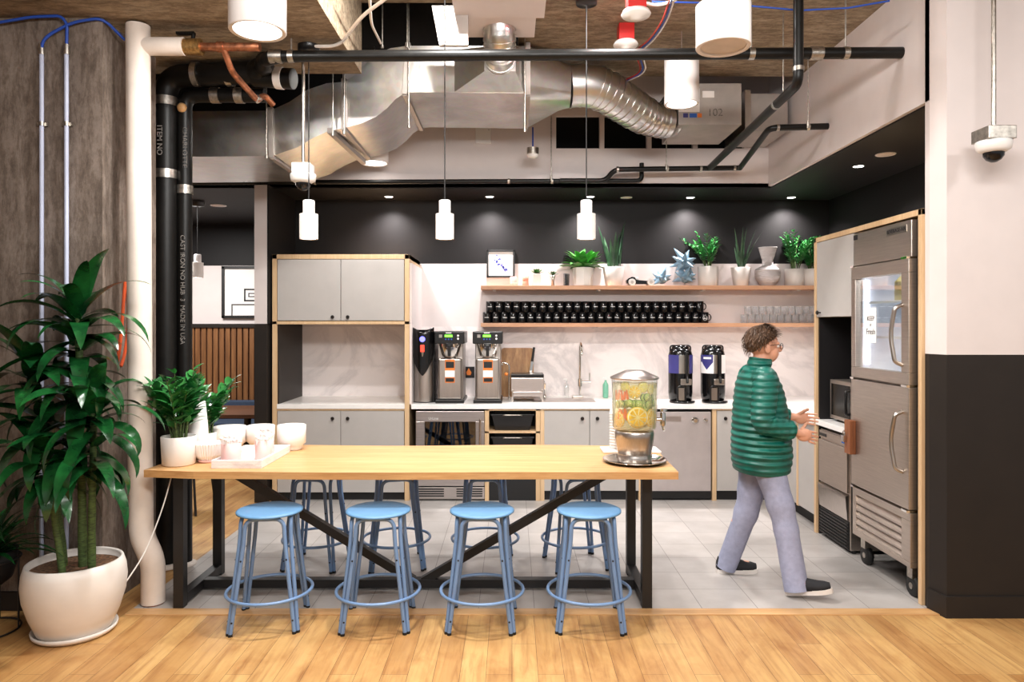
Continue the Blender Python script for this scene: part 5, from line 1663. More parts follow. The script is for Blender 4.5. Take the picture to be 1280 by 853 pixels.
# airpots
def airpot(px, label, seed):
    t = thing('airpot', label, 'coffee airpot', ((px - 640) * 7.0 / F, 7.0, WZ), 0, 'black coffee airpots')
    MB().lathe([(0, 0.02), (0.10, 0.02), (0.112, 0.03), (0.118, 0.1), (0.118, 0.46), (0.108, 0.5), (0.09, 0.53), (0.0, 0.535)], (0, 0, 0), 32).build('body', 'black_gloss', t)
    MB().lathe([(0.118, 0.0), (0.124, 0.004), (0.124, 0.018), (0.11, 0.022), (0, 0.022)], (0.01, -0.03, 0), 28).build('base', 'black_gloss', t)
    MB().lathe([(0.085, 0.52), (0.085, 0.545), (0.06, 0.565), (0, 0.57)], (0, 0, 0), 24).build('lid', 'black_gloss', t)
    MB().tube(bend([(-0.1, 0, 0.5), (-0.1, 0, 0.56), (0.1, 0, 0.56), (0.1, 0, 0.5)], 0.03), 0.008, 8).build('carry_handle', 'black_plastic', t)
    def band(a0, a1, z0, z1, mat, nm, r_=0.1195):
        m = MB(); vs = []; fs = []
        k_ = 14
        for i in range(k_ + 1):
            a_ = a0 + (a1 - a0) * i / k_
            vs += [(r_ * math.sin(a_), -r_ * math.cos(a_), z0), (r_ * math.sin(a_), -r_ * math.cos(a_), z1)]
        for i in range(k_): fs.append((2 * i, 2 * i + 2, 2 * i + 3, 2 * i + 1))
        m.add(vs, fs, True)
        return m.build(nm, mat, t)
    if seed == 0:
        band(-1.5, -0.35, 0.29, 0.47, 'navy', 'label'); band(-0.35, 0.55, 0.29, 0.47, 'satin', 'steel_band'); band(0.55, 1.5, 0.29, 0.47, 'navy', 'label')
    else:
        b_ = band(-1.5, -0.2, 0.29, 0.47, 'paper', 'label')
        band(-1.5, -0.25, 0.40, 0.47, 'navy', 'label', 0.1203)
        m = MB(); r_ = 0.1203; vs = []; fs = []
        for i in range(9):
            a_ = -1.3 + 1.05 * i / 8
            vs += [(r_ * math.sin(a_), -r_ * math.cos(a_), 0.40 - 0.075 * (1 - abs(i - 4) / 4.0)), (r_ * math.sin(a_), -r_ * math.cos(a_), 0.405)]
        for i in range(8): fs.append((2 * i, 2 * i + 2, 2 * i + 3, 2 * i + 1))
        m.add(vs, fs, True); m.build('mountain_mark', 'navy', t)
        band(-1.1, -0.4, 0.43, 0.45, 'paper', 'brand_word', 0.1208)
        band(-0.2, 0.1, 0.29, 0.47, 'satin', 'steel_band'); band(0.4, 1.2, 0.29, 0.47, 'paper', 'label')
    MB().box(0.02, 0.045, -0.145, -0.10, 0.26, 0.5).build('sight_gauge', 'black_plastic', t, 0.006)
    MB().box(-0.03, 0.075, -0.15, -0.11, 0.18, 0.24).build('faucet_label', 'satin', t, 0.008)
    MB().tube([(0.03, -0.13, 0.27), (0.03, -0.165, 0.24), (0.03, -0.165, 0.2)], 0.011, 10).build('tap', 'black_plastic', t)
    st_ = MB()
    st_.tube(bend([(-0.055, -0.115, 0.02), (-0.055, -0.125, 0.17), (0.02, -0.125, 0.17), (0.02, -0.12, 0.02)], 0.03), 0.009, 8)
    st_.build('stand', 'black_plastic', t)
    MB().box(-0.045, 0.01, -0.1195, -0.112, 0.03, 0.15).build('steel_window', 'satin', t)
airpot(850.5, 'black coffee airpot with plain navy label, the left one of the pair', 0)
airpot(891, 'black coffee airpot with navy and white mountain label, nearer the person', 1)

# ================================================================== ROOM BEYOND ON THE LEFT
t = thing('bench', 'navy upholstered bench along the slatted wall', 'bench', (-3.3, 9.2, 0))
MB(t).box(-5.0, -2.5, 8.9, 9.4, 0.32, 0.46).build('seat', 'bench', t, 0.02)
MB(t).box(-5.0, -2.5, 9.30, 9.41, 0.46, 0.70).build('backrest', 'bench', t, 0.02)
MB(t).box(-5.0, -2.5, 8.95, 9.38, 0.0, 0.32).build('plinth', 'dark_wall', t)
t = thing('cafe_table', 'dark brown cafe table in the room beyond on the left', 'table', (-3.0, 8.2, 0))
MB(t).prism([(-3.9, 7.85), (-2.62, 7.85), (-2.62, 8.75), (-3.9, 8.75)], 0.66, 0.70, 'z').build('tabletop', 'dark_wood', t, 0.004)
MB(t).cyl((-3.1, 8.3, 0.03), (-3.1, 8.3, 0.66), 0.04).build('post', 'blackmetal', t)
MB(t).lathe([(0.0, 0.03), (0.25, 0.025), (0.27, 0.0)], (-3.1, 8.3, 0), 28).build('base', 'blackmetal', t)
t = thing('cafe_chair', 'dark chair with thin metal legs seen under the long table', 'chair', (-3.02, 6.5, 0))
MB().box(-0.2, 0.2, -0.2, 0.2, 0.44, 0.47).build('seat', 'kick', t, 0.01)
MB().prism([(-0.2, 0.47), (0.2, 0.47), (0.19, 0.82), (-0.19, 0.82)], 0.17, 0.2, 'y').build('backrest', 'kick', t, 0.008)
for sx in (-1, 1):
    for sy in (-1, 1):
        MB().cyl((0.17 * sx, 0.17 * sy, 0.44), (0.21 * sx, 0.21 * sy, 0.0), 0.011, n=10).build('leg', 'blackmetal', t)
# ================================================================== LONG TABLE
TZ = 0.85
TY0, TY1 = 4.10, 5.01
t = thing('bar_table', 'long oak-topped bar table on black steel frame with crossed braces', 'table', (-0.6, 4.55, 0))
top_out = []
rnd = random.Random(4)
for i in range(41):
    u = i / 40
    x = -2.165 + (0.965 + 2.165) * u
    top_out.append((x, TY0 + 0.018 * math.sin(u * 9.0 + 0.6) * (1 - u) - 0.0 + (0.05 * max(0, 0.1 - u) * 10)))
back = []
for i in range(41):
    u = 1 - i / 40
    x = -2.10 + (0.99 + 2.10) * u
    back.append((x, TY1 + 0.02 * math.sin(u * 11.0)))
MB(t).prism(top_out + back, TZ - 0.042, TZ, 'z').build('tabletop', 'oak', t, 0.003)
tt_ = kids(t)[0]
tt_.data.materials.append(M['oak_edge'])
for p_ in tt_.data.polygons:
    if abs(p_.normal.z) < 0.5: p_.material_index = 1
lw = 0.055
for x, l in ((-2.0, 0), (0.81, 1)):
    for y in (4.27, 4.83):
        MB(t).box(x - 0.03, x + 0.03, y - 0.03, y + 0.03, 0.0, TZ - 0.042).build('leg', 'blackmetal', t, 0.002)
    MB(t).box(x - 0.03, x + 0.03, 4.30, 4.80, 0.02, 0.075).build('foot_rail', 'blackmetal', t, 0.002)
    MB(t).box(x - 0.03, x + 0.03, 4.30, 4.80, TZ - 0.09, TZ - 0.043).build('top_rail', 'blackmetal', t, 0.002)
MB(t).box(-1.97, 0.78, 4.52, 4.58, 0.02, 0.075).build('stretcher', 'blackmetal', t, 0.002)
MB(t).beam((-0.57, 4.55, 0.06), (0.70, 4.55, TZ - 0.05), 0.05, 0.05).build('brace', 'blackmetal', t)
MB(t).beam((-0.63, 4.55, 0.06), (-1.86, 4.55, TZ - 0.05), 0.05, 0.05).build('brace', 'blackmetal', t)

# ================================================================== STOOLS
st = thing('bar_stool', 'round blue metal stool', 'stool', (0, 0, 0), 0, 'blue metal stools at the long table')
MB().lathe([(0, 0.640), (0.165, 0.638), (0.178, 0.632), (0.184, 0.634), (0.185, 0.642), (0.172, 0.648), (0.12, 0.646), (0, 0.645)], (0, 0, 0), 48, cap=False).build('seat', 'blue_seat', st)
A0, B0, zt_ = 0.186, 0.132, 0.622
for k in range(4):
    R = Matrix.Rotation(k * PI / 2, 4, 'Z')
    m = MB(); m.M = R
    o_ = 0.0165
    pts = [(-A0 + o_, -A0, 0.012), (-B0 + o_ + 0.006, -B0 - 0.006, 0.50), (-B0 + o_ + 0.012, -B0 - 0.002, zt_), (B0 - o_ - 0.012, -B0 - 0.002, zt_), (B0 - o_ - 0.006, -B0 - 0.006, 0.50), (A0 - o_, -A0, 0.012)]
    # A0 side: paired tubes of neighbouring frames stand next to each other at each corner
    m.tube(bend(pts, 0.06, 6), 0.0115, 12)
    lf = m.build('leg_frame', 'blue_steel', st)
    for sx in (-1, 1):
        b_ = MB(); b_.M = R
        b_.cyl((sx * (A0 - o_), -A0, 0.0), (sx * (A0 - o_), -A0, 0.014), 0.0125, n=12)
        b_.build('foot_cap', 'rubber', lf)
        for zz_ in (0.40, 0.075):
            f_ = (zz_ - 0.012) / 0.49
            xx = (A0 - o_) * (1 - f_) + (B0 - o_ - 0.006) * f_
            yy = A0 * (1 - f_) + (B0 + 0.006) * f_
            c_ = MB(); c_.M = R
            c_.cyl((sx * xx, -yy - 0.0125, zz_), (sx * xx, -yy - 0.009, zz_), 0.0052, n=10)
            c_.build('bolt', 'rubber', lf)
MB().tube([Vector((0.236 * math.cos(2 * PI * i / 48), 0.236 * math.sin(2 * PI * i / 48), 0.185)) for i in range(48)], 0.0095, 10, closed=True).build('footrest_ring', 'blue_steel', st)
front = [(-1.392, 4.07, 0.12, 'blue stool in the front row, leftmost, nearest the big white plant pot'),
         (-0.768, 4.07, 0.05, 'blue stool in the front row, second from the left'),
         (-0.172, 4.07, -0.02, 'blue stool in the front row, second from the right'),
         (0.442, 4.07, -0.04, 'blue stool in the front row, rightmost, nearest the black table leg')]
rear = [(-1.385, 5.03, -0.1, 'blue stool behind the table, leftmost, in front of the tall cabinet'),
        (-0.82, 5.03, 0.2, 'blue stool behind the table, in front of the drinks cooler'),
        (-0.19, 5.03, 0.0, 'blue stool behind the table, in front of the black bins'),
        (0.45, 5.03, 0.22, 'blue stool behind the table, rightmost, under the fruit-water jar end')]
for i, (x, y, rz, l) in enumerate(front + rear):
    if i == 0:
        st.location = (x, y, 0); st.rotation_euler = (0, 0, rz); st['label'] = l
    else:
        dup(st, (x, y, 0), rz, l)
for o in [q for q in C.objects if q.name.startswith('bar_stool')]:
    o.location.z = 0.006 if o.location.y > 4.5 else 0.0

# ================================================================== THINGS ON THE TABLE
def zz_pot(px, d, pot, label, h, seed, n, sp=0.6, ll=0.075):
    r0, r1, hh = pot
    t = thing('potted_plant', label, 'potted plant', ((px - 640) * d / F, d, TZ + 0.0005))
    pot_round(t, r0, r1, hh)
    zz(t, h, r1 * 0.7, n, seed, hh, ll * 0.5, ll, sp, 'leaf_zz')
    return t
zz_pot(223.5, 4.33, (0.095, 0.102, 0.175), 'zz plant in a white cylindrical pot at the left end of the table', 0.46, 51, 16, 0.62, 0.098)
zz_pot(258, 4.76, (0.06, 0.065, 0.13), 'zz plant with pale new leaves behind the tall white vase on the table', 0.40, 77, 10, 0.6, 0.105)
t = thing('tall_vase', 'tall tapering bluish-white vase between the two table plants', 'vase', ((248 - 640) * 4.55 / F, 4.55, TZ + 0.0005))
MB().lathe([(0, 0), (0.062, 0), (0.065, 0.01), (0.058, 0.2), (0.042, 0.36), (0.036, 0.362), (0.034, 0.34), (0, 0.3)], (0, 0, 0), 28).build('vase_body', 'white_plastic', t)
# fluted filter stack in a low holder
t = thing('coffee_filters', 'stack of fluted white paper filters left of the marble tray', 'filters', ((261 - 640) * 4.42 / F, 4.42, TZ + 0.0005))
MB().lathe([(0, 0), (0.06, 0), (0.065, 0.012), (0.06, 0.016), (0, 0.014)], (0, 0, 0), 28).build('holder_base', 'pink', t)
fl_ = MB()
n = 72
rings = []
for q, z in ((0.055, 0.016), (0.075, 0.04), (0.088, 0.085), (0.096, 0.115), (0.088, 0.118), (0.05, 0.085), (0.01, 0.08)):
    rings.append([Vector(((q + (0.0035 if k % 2 else -0.0035) * min(1, q / 0.05)) * math.cos(2 * PI * k / n), (q + (0.0035 if k % 2 else -0.0035) * min(1, q / 0.05)) * math.sin(2 * PI * k / n), z + (0.003 if k % 3 else 0))) for k in range(n)])
fl_.loft(rings, False, True)
fl_.build('filters', 'paper', t)
# white bowls / tubs
def tub(px, d, r, h, label):
    t = thing('white_container', label, 'container', ((px - 640) * d / F, d, TZ + 0.0005), 0, 'white round containers on the table')
    MB().lathe([(0, 0), (r * 0.72, 0), (r * 0.76, 0.012), (r * 0.8, 0.03), (r * 0.985, 0.045), (r, h), (r - 0.006, h + 0.003), (r - 0.012, h), (r - 0.016, h - 0.03), (0, h - 0.04)], (0, 0, 0), 36, cap=False).build('tub', 'ceramic', t)
    return t
tub(364.5, 4.85, 0.096, 0.165, 'round white container behind the tray, nearest the middle of the table')
tub(287, 4.88, 0.112, 0.15, 'wide round white container beside the tall vase')
tub(326, 4.93, 0.095, 0.15, 'round white container partly hidden behind the pink cups')
# marble tray
t = thing('serving_tray', 'veined white marble tray holding pink cups on the table', 'tray', (-1.64, 4.48, TZ + 0.0005))
tx0, tx1, ty0, ty1 = -1.785, -1.485, 4.20, 4.74
tr = MB(t)
tr.box(tx0, tx1, ty0, ty1, TZ + 0.0005, TZ + 0.02)
tr.box(tx0, tx1, ty0, ty0 + 0.015, TZ + 0.02, TZ + 0.05).box(tx0, tx1, ty1 - 0.015, ty1, TZ + 0.02, TZ + 0.05)
tr.box(tx0, tx0 + 0.015, ty0 + 0.015, ty1 - 0.015, TZ + 0.02, TZ + 0.05).box(tx1 - 0.015, tx1, ty0 + 0.015, ty1 - 0.015, TZ + 0.02, TZ + 0.05)
tr.build('tray_body', 'tray_marble', t, 0.002)
def pink_cup(x, y, r, h, seed, label):
    t = thing('stirrer_cup', label, 'cup', (x, y, TZ + 0.0205), 0, 'pink cups on the marble tray')
    MB().lathe([(0, 0), (r * 0.96, 0), (r, 0.006), (r, h), (r - 0.004, h + 0.001), (r - 0.007, h), (r - 0.009, 0.02), (0, 0.018)], (0, 0, 0), 32, cap=False).build('cup_body', 'pink', t)
    return t
def packets(x, y, z, r, seed, label, n=26):
    rnd = random.Random(seed)
    m = MB(Off(x, y, z))
    for k in range(n):
        a_ = rnd.uniform(0, 2 * PI); q = r * math.sqrt(rnd.random()) * 0.8
        b0 = Vector((x + q * math.cos(a_), y + q * math.sin(a_), z))
        tip = b0 + Vector((math.cos(a_) * rnd.uniform(0, 0.03), math.sin(a_) * rnd.uniform(0, 0.03), rnd.uniform(0.095, 0.135)))
        m.beam(b0, tip, 0.02, 0.003)
        m.ball(tip, 0.011, (1, 1, 0.8), 7, 5)
    o = m.build('sugar_packets', 'paper')
    tag(o, label, 'packets', None, 'stuff')
for (x, y, r, h, s_, l1, l2) in ((-1.705, 4.30, 0.058, 0.115, 1, 'pink ribbed cup at the front left of the marble tray', 'clump of white packets in the front left pink cup'),
                               (-1.60, 4.62, 0.045, 0.115, 2, 'pink cup at the back of the marble tray', 'clump of white packets in the rearmost pink cup'),
                               (-1.545, 4.40, 0.05, 0.115, 3, 'pink cup at the front right of the marble tray', 'clump of white packets in the front right pink cup')):
    pink_cup(x, y, r, h, s_, l1)
    packets(x, y, TZ + 0.042, r - 0.014, s_, l2)

# fruit water dispenser
DX, DY = (793.2 - 640) * 4.40 / F, 4.40
t = thing('serving_tray', 'round polished steel tray with raised rim under the fruit-water jar', 'tray', (DX, DY, TZ + 0.0005))
MB().lathe([(0, 0), (0.165, 0), (0.192, 0.018), (0.198, 0.02), (0.196, 0.023), (0.188, 0.022), (0.162, 0.005), (0, 0.005)], (0, 0, 0), 48, cap=False).build('tray_body', 'chrome', t)
t = thing('beverage_dispenser', 'glass fruit-water dispenser with brushed steel base and lid', 'drink dispenser', (DX, DY, TZ + 0.006))
MB().lathe([(0, 0), (0.103, 0), (0.106, 0.005), (0.106, 0.04), (0.100, 0.048), (0.103, 0.054), (0.112, 0.10), (0.120, 0.15), (0.122, 0.175), (0.118, 0.19), (0.110, 0.2), (0, 0.2)], (0, 0, 0), 48, cap=False).build('base', 'steel_v', t)
MB().lathe([(0.118, 0.203), (0.130, 0.205), (0.136, 0.215), (0.1415, 0.50), (0.1415, 0.515)], (0, 0, 0), 48, cap=False).build('glass_cylinder', 'glass', t)
MB().lathe([(0, 0.204), (0.126, 0.206), (0.131, 0.218), (0.137, 0.488), (0, 0.49)], (0, 0, 0), 48, cap=False).build('water', 'water', t)
MB().lathe([(0.147, 0.512), (0.151, 0.518), (0.149, 0.525), (0.065, 0.562), (0.055, 0.566), (0, 0.566)], (0, 0, 0), 48).build('lid', 'steel', t)
tp_ = MB()
tp_.M = Matrix.Rotation(math.radians(14), 4, 'Z')
tp_.cyl((0.135, 0, 0.255), (0.185, 0, 0.255), 0.012, n=14).lathe([(0.016, 0.215), (0.018, 0.225), (0.018, 0.29), (0.015, 0.3)], (0.19, 0, 0), 16).cyl((0.19, 0, 0.215), (0.19, -0.02, 0.185), 0.009, n=10)
tp_.build('spigot', 'chrome', t)
MB().cyl((0.19, 0.045, 0.305), (0.19, 0.045, 0.32), 0.02, n=14).build('spigot_lever', 'chrome', t)
def slice_(px, py, rpx, kind, label, depth_r=0.128, squash=1.0, th=0.008):
    """a round slice pressed against the inside of the jar, facing outwards"""
    dx = (px - 793.2) * 4.28 / F
    a_ = math.asin(max(-0.98, min(0.98, dx / depth_r)))
    r = rpx * 4.28 / F
    z = H + (HOR - py) * (DY - depth_r * math.cos(a_)) / F
    rr_ = depth_r - 0.004
    c = Vector((DX + rr_ * math.sin(a_), DY - rr_ * math.cos(a_), z))
    R = Matrix.Translation(c) @ Matrix.Rotation(a_, 4, 'Z')
    rin = {'orange': 'orange_rind', 'lemon': 'rind', 'cucumber': 'cuke_rind'}
    root = thing(kind + '_slice', label, kind + ' slice', tuple(c), a_, kind + ' slices in the jar')
    def cyl_(r0, th0, th1, n=28):
        m = MB()
        m.lathe([(0, th0), (r0, th0), (r0, th1), (0, th1)], (0, 0, 0), n, cap=False, axis='y')
        return m
    rind = {'orange': 'rind', 'lemon': 'rind', 'cucumber': 'cuke_rind'}[kind]
    cyl_(r, -th, 0.0).build('rind', rind, root)
    cyl_(r * 0.93, 0.0, 0.0012).build('pith', 'pith' if kind != 'cucumber' else 'cucumber', root)
    m = MB()
    if kind != 'cucumber':
        for k in range(9):
            b0, b1 = 2 * PI * k / 9 + 0.07, 2 * PI * (k + 1) / 9 - 0.07
            poly = [(r * 0.13 * math.cos((b0 + b1) / 2), r * 0.13 * math.sin((b0 + b1) / 2))] + [(r * 0.82 * math.cos(b0 + (b1 - b0) * i / 4), r * 0.82 * math.sin(b0 + (b1 - b0) * i / 4)) for i in range(5)]
            m.prism(poly, -0.0022, -0.001, 'y')
        m.build('flesh_segments', 'orange_flesh' if kind == 'orange' else 'lemon', root)
    else:
        for k in range(3):
            m.prism([(r * 0.4 * math.cos(k * 2.09 + i * 1.05) * 0.5 + r * 0.32 * math.cos(k * 2.09), r * 0.2 * math.sin(i * 1.05) + r * 0.32 * math.sin(k * 2.09)) for i in range(6)], -0.0022, -0.001, 'y')
        m.build('seed_core', 'pith', root)
Z7 = 5.69
def zc(x, y): return 740 + x / Z7, 450 + y / Z7
for (x, y, r, k, l) in ((300, 412, 76, 'orange', 'large yellow-orange slice low in the centre of the jar'),
                        (412, 415, 66, 'orange', 'large orange slice low at the right of the jar'),
                        (277, 230, 49, 'orange', 'medium orange slice high left of centre in the jar'),
                        (172, 425, 56, 'orange', 'orange slice seen edge-on at the lower left of the jar'),
                        (210, 192, 36, 'lemon', 'lemon slice at the upper left of the jar'),
                        (343, 196, 39, 'lemon', 'lemon slice at the upper centre of the jar'),
                        (408, 210, 38, 'lemon', 'lemon slice at the upper right of the jar')):
    px, py = zc(x, y)
    slice_(px, py, r / Z7, k, l)
rnd = random.Random(6)
for i, (x, y) in enumerate(((165, 318), (190, 312), (215, 318), (240, 310), (262, 316), (288, 312), (312, 316), (335, 322), (352, 270), (375, 268), (398, 282), (362, 300), (385, 320), (408, 318), (432, 268), (435, 310), (372, 345), (400, 350))):
    px, py = zc(x, y)
    slice_(px, py, 29 / Z7, 'cucumber', 'thin cucumber slice in the middle band of the jar', 0.124 - 0.004 * (i % 3) * 1.0)
for i, (x, y, a0_) in enumerate(((152, 250, .1), (170, 248, -.15), (188, 252, .12), (206, 250, -.1), (224, 246, .1), (172, 385, -.1), (190, 390, .15), (207, 382, -.05), (218, 395, .1))):
    px, py = zc(x, y)
    dx = (px - 793.2) * 4.28 / F
    a_ = math.asin(max(-0.97, min(0.97, dx / 0.128)))
    c = Vector((DX + 0.120 * math.sin(a_), DY - 0.120 * math.cos(a_), H + (HOR - py) * (DY - 0.12 * math.cos(a_)) / F))
    m = MB(Off(*c)); m.tube([c + Vector((a0_ * 0.03, 0, -0.03)), c + Vector((-a0_ * 0.03, 0, 0.03))], [0.009, 0.0065], 8)
    up_ = i < 5
    tag(m.build('carrot_stick', 'carrot'), 'carrot stick in the upper left bundle in the jar' if up_ else 'carrot stick in the lower left bundle in the jar', 'carrot stick', 'carrot sticks, upper bundle' if up_ else 'carrot sticks, lower bundle')
# cup stack on a white plate behind
t = thing('cup_holder_plate', 'white square plate behind the fruit-water jar', 'plate', (0.80, 4.76, TZ + 0.0005))
MB().box(-0.195, 0.19, -0.07, 0.12, 0, 0.014).build('plate', 'white_plastic', t, 0.004)
cup = MB().lathe([(0.0, 0.084), (0.03, 0.086), (0.031, 0.084), (0.044, 0.002), (0.047, 0.0), (0.044, 0.0), (0.0285, 0.082), (0, 0.082)], (0, 0, 0), 28, cap=False).build('paper_cup', 'paper')
tag(cup, 'white upturned paper cup in the tall stack behind the jar', 'cup', 'stacked white paper cups behind the jar')
cup.location = (0.70, 4.76, TZ + 0.0150)
for k in range(1, 14):
    dup(cup, (0.70, 4.76, TZ + 0.0150 + k * 0.0185))

# ================================================================== BIG PLANT ON THE LEFT
PX, PY = -2.425, 3.93
t = thing('plant_saucer', 'white saucer under the big white plant pot', 'saucer', (PX, PY, 0))
MB().lathe([(0, 0.002), (0.19, 0.002), (0.207, 0.016), (0.212, 0.035), (0.204, 0.036), (0.194, 0.014), (0, 0.012)], (0, 0, 0), 44, cap=False).build('saucer_body', 'ceramic_pot', t)
t = thing('potted_dracaena', 'tall dracaena with long glossy dark leaves in a big rounded white pot', 'potted plant', (PX, PY, 0.0125))
MB().lathe([(0, 0), (0.16, 0), (0.185, 0.015), (0.22, 0.10), (0.25, 0.2), (0.258, 0.28), (0.252, 0.34), (0.238, 0.385), (0.228, 0.39), (0.222, 0.38), (0.228, 0.34), (0.0, 0.335)], (0, 0, 0), 52, cap=False).build('pot', 'ceramic_pot', t)
MB().lathe([(0, 0), (0.226, 0)], (0, 0, 0.345), 40, cap=False).build('soil', 'soil', t)
crowns = []
canes = [((0.03, 0.02), (0.0, 0.03), 1.74, 0.022), ((-0.08, 0.03), (-0.22, -0.02), 1.42, 0.02), ((0.11, -0.03), (0.14, -0.06), 1.22, 0.02), ((-0.02, -0.08), (-0.10, -0.12), 0.98, 0.018)]
rnd = random.Random(31)
lv1 = MB()
for (b0, b1, hh, rr) in canes:
    cpts = [Vector((b0[0] + (b1[0] - b0[0]) * (i / 8) ** 1.3, b0[1] + (b1[1] - b0[1]) * i / 8, 0.34 + (hh - 0.34) * i / 8)) for i in range(9)]
    MB().tube(cpts, [rr * (1 - 0.03 * i) * (1.12 if i % 2 else 1.0) for i in range(9)], 12).build('cane', 'cane', t)
    crowns.append(cpts)
zmax = [1.62, 1.28, 1.02, 0.82]
def crown(c, n, L, el_lo, el_hi, az0=0):
    for k in range(n):
        u = k / n
        az = az0 + k * 2.39996 + rnd.uniform(-0.25, 0.25)
        if math.sin(az) > 0.75 and rnd.random() < 0.6: continue     # the wall of the column is right behind
        LL = L * rnd.uniform(0.75, 1.12)
        if math.sin(az) > 0.3: LL *= 0.6
        lv1.leaf(c + Vector((0, 0, -0.12 + 0.16 * u)), az, min(1.18, el_lo + (el_hi - el_lo) * u + rnd.uniform(-0.35, 0.35)), LL, rnd.uniform(0.078, 0.112), rnd.uniform(1.5, 2.5) * (1.1 - 0.45 * u), 12, 0.12, 0.62, rnd.uniform(-0.5, 0.5))
crown(crowns[0][8], 28, 0.46, 0.1, 1.4)
crown(crowns[0][7], 18, 0.46, -0.2, 0.8, 1.0)
crown(crowns[0][6], 18, 0.46, -0.4, 0.5, 2.0)
crown(crowns[0][4], 11, 0.46, -0.4, 0.5, 0.4)
crown(crowns[1][8], 26, 0.48, 0.0, 1.3, 0.5)
crown(crowns[1][6], 18, 0.44, -0.4, 0.5, 2.5)
crown(crowns[1][4], 9, 0.44, -0.5, 0.3, 1.5)
crown(crowns[2][8], 26, 0.44, -0.2, 1.2, 0.2)
crown(crowns[2][6], 18, 0.42, -0.4, 0.5, 1.2)
crown(crowns[3][8], 15, 0.42, -0.2, 1.0, 3.0)
clamp_y(lv1, 0.272)
lv1.build('foliage', 'leaf_dark', t)
# second plant, black planter on a wire stand at the left edge
QX, QY = -2.93, 3.93
t = thing('wire_plant_stand', 'black wire plant stand cut by the left edge of the photo', 'plant stand', (QX, QY, 0))
R_ = 0.17
for z in (0.008, 0.40):
    MB().tube([Vector((R_ * math.cos(2 * PI * i / 36), R_ * math.sin(2 * PI * i / 36), z)) for i in range(36)], 0.0055, 8, closed=True).build('ring', 'blackmetal', t)
for k in range(8):
    a_ = 2 * PI * k / 8 + 0.2
    MB().cyl((R_ * math.cos(a_), R_ * math.sin(a_), 0.008), (R_ * math.cos(a_), R_ * math.sin(a_), 0.40), 0.004, n=8).build('wire_leg', 'blackmetal', t)
t = thing('potted_fern', 'leafy dark green plant in a black planter at the left edge', 'potted plant', (QX, QY, 0.25))
MB().lathe([(0, 0), (0.08, 0), (0.13, 0.04), (0.155, 0.12), (0.16, 0.2), (0.152, 0.2), (0.145, 0.16), (0, 0.16)], (0, 0, 0), 36, cap=False).build('planter', 'blackmetal', t)
MB().lathe([(0, 0), (0.146, 0)], (0, 0, 0.17), 30, cap=False).build('soil', 'soil', t)
lv2 = MB()
for k in range(80):
    az = k * 2.39996; u = k / 80
    lv2.leaf((0.05 * math.cos(az), 0.05 * math.sin(az), 0.17), az, 0.3 + 1.2 * u, rnd.uniform(0.3, 0.55) * (0.6 if math.sin(az) > 0.3 else 1), rnd.uniform(0.02, 0.045), rnd.uniform(0.8, 1.8), 8, 0.25, 0.6)
clamp_y(lv2, 0.26)
lv2.build('foliage', 'leaf_dark', t)
# white power cord from table to floor
tag(MB(Off(-2.0, 4.2, 0.8)).tube(bend([(-2.06, 4.3, 0.81), (-2.07, 4.2, 0.62), (-2.13, 4.12, 0.38), (-2.22, 4.02, 0.2), (-2.33, 4.16, 0.12), (-2.36, 4.2, 0.1)], 0.12, 8), 0.004, 8).build('power_cord', 'cable_white'), 'white power cord hanging from the table end to behind the plant pot', 'cord')

# ================================================================== PERSON
def mesh_obj(name, me, mat, parent):
    me.materials.clear(); me.materials.append(M[mat])
    me.polygons.foreach_set('use_smooth', [True] * len(me.polygons))
    o = bpy.data.objects.new(name, me); C.objects.link(o); o.parent = parent
    return o
# the figure walks to +x; local frame: x forward, y away from the camera (left side of the body is +y)
pr = thing('person', 'person in green puffer jacket and pale jeans walking right past the worktop', 'person', (1.63, 4.66, 0.004))
V = []; E = []
def J(x, y, z, r, par=None):
    V.append((x, y, z, r)); 
    if par is not None: E.append((par, len(V) - 1))
    return len(V) - 1
pelvis = J(0.0, 0.0, 0.90, 0.115)
waist = J(0.005, 0, 1.04, 0.105, pelvis)
chest = J(0.0, 0, 1.22, 0.12, waist)
upper = J(-0.015, 0, 1.34, 0.095, chest)
neck0 = J(-0.01, 0, 1.42, 0.055, upper)
neck1 = J(0.012, 0, 1.49, 0.052, neck0)
# right side of the body is nearer the camera (-y)
arms = {}
for s_, (el, wr, kn) in {-1: ((-0.06, -0.225, 1.085), (0.16, -0.20, 1.02), None), 1: ((0.07, 0.215, 1.09), (0.285, 0.17, 1.07), None)}.items():
    sh_ = J(-0.015, 0.145 * s_, 1.345, 0.045, upper)
    e1 = J(el[0], el[1], el[2], 0.037, sh_)
    mid_ = J((el[0] + wr[0]) / 2, (el[1] + wr[1]) / 2, (el[2] + wr[2]) / 2, 0.033, e1)
    w1 = J(*wr, 0.026, mid_)
    arms[s_] = (el, wr)
    d_ = (Vector(wr) - Vector(el)).normalized()
    palm = J(*(Vector(wr) + d_ * 0.045), 0.022, w1)
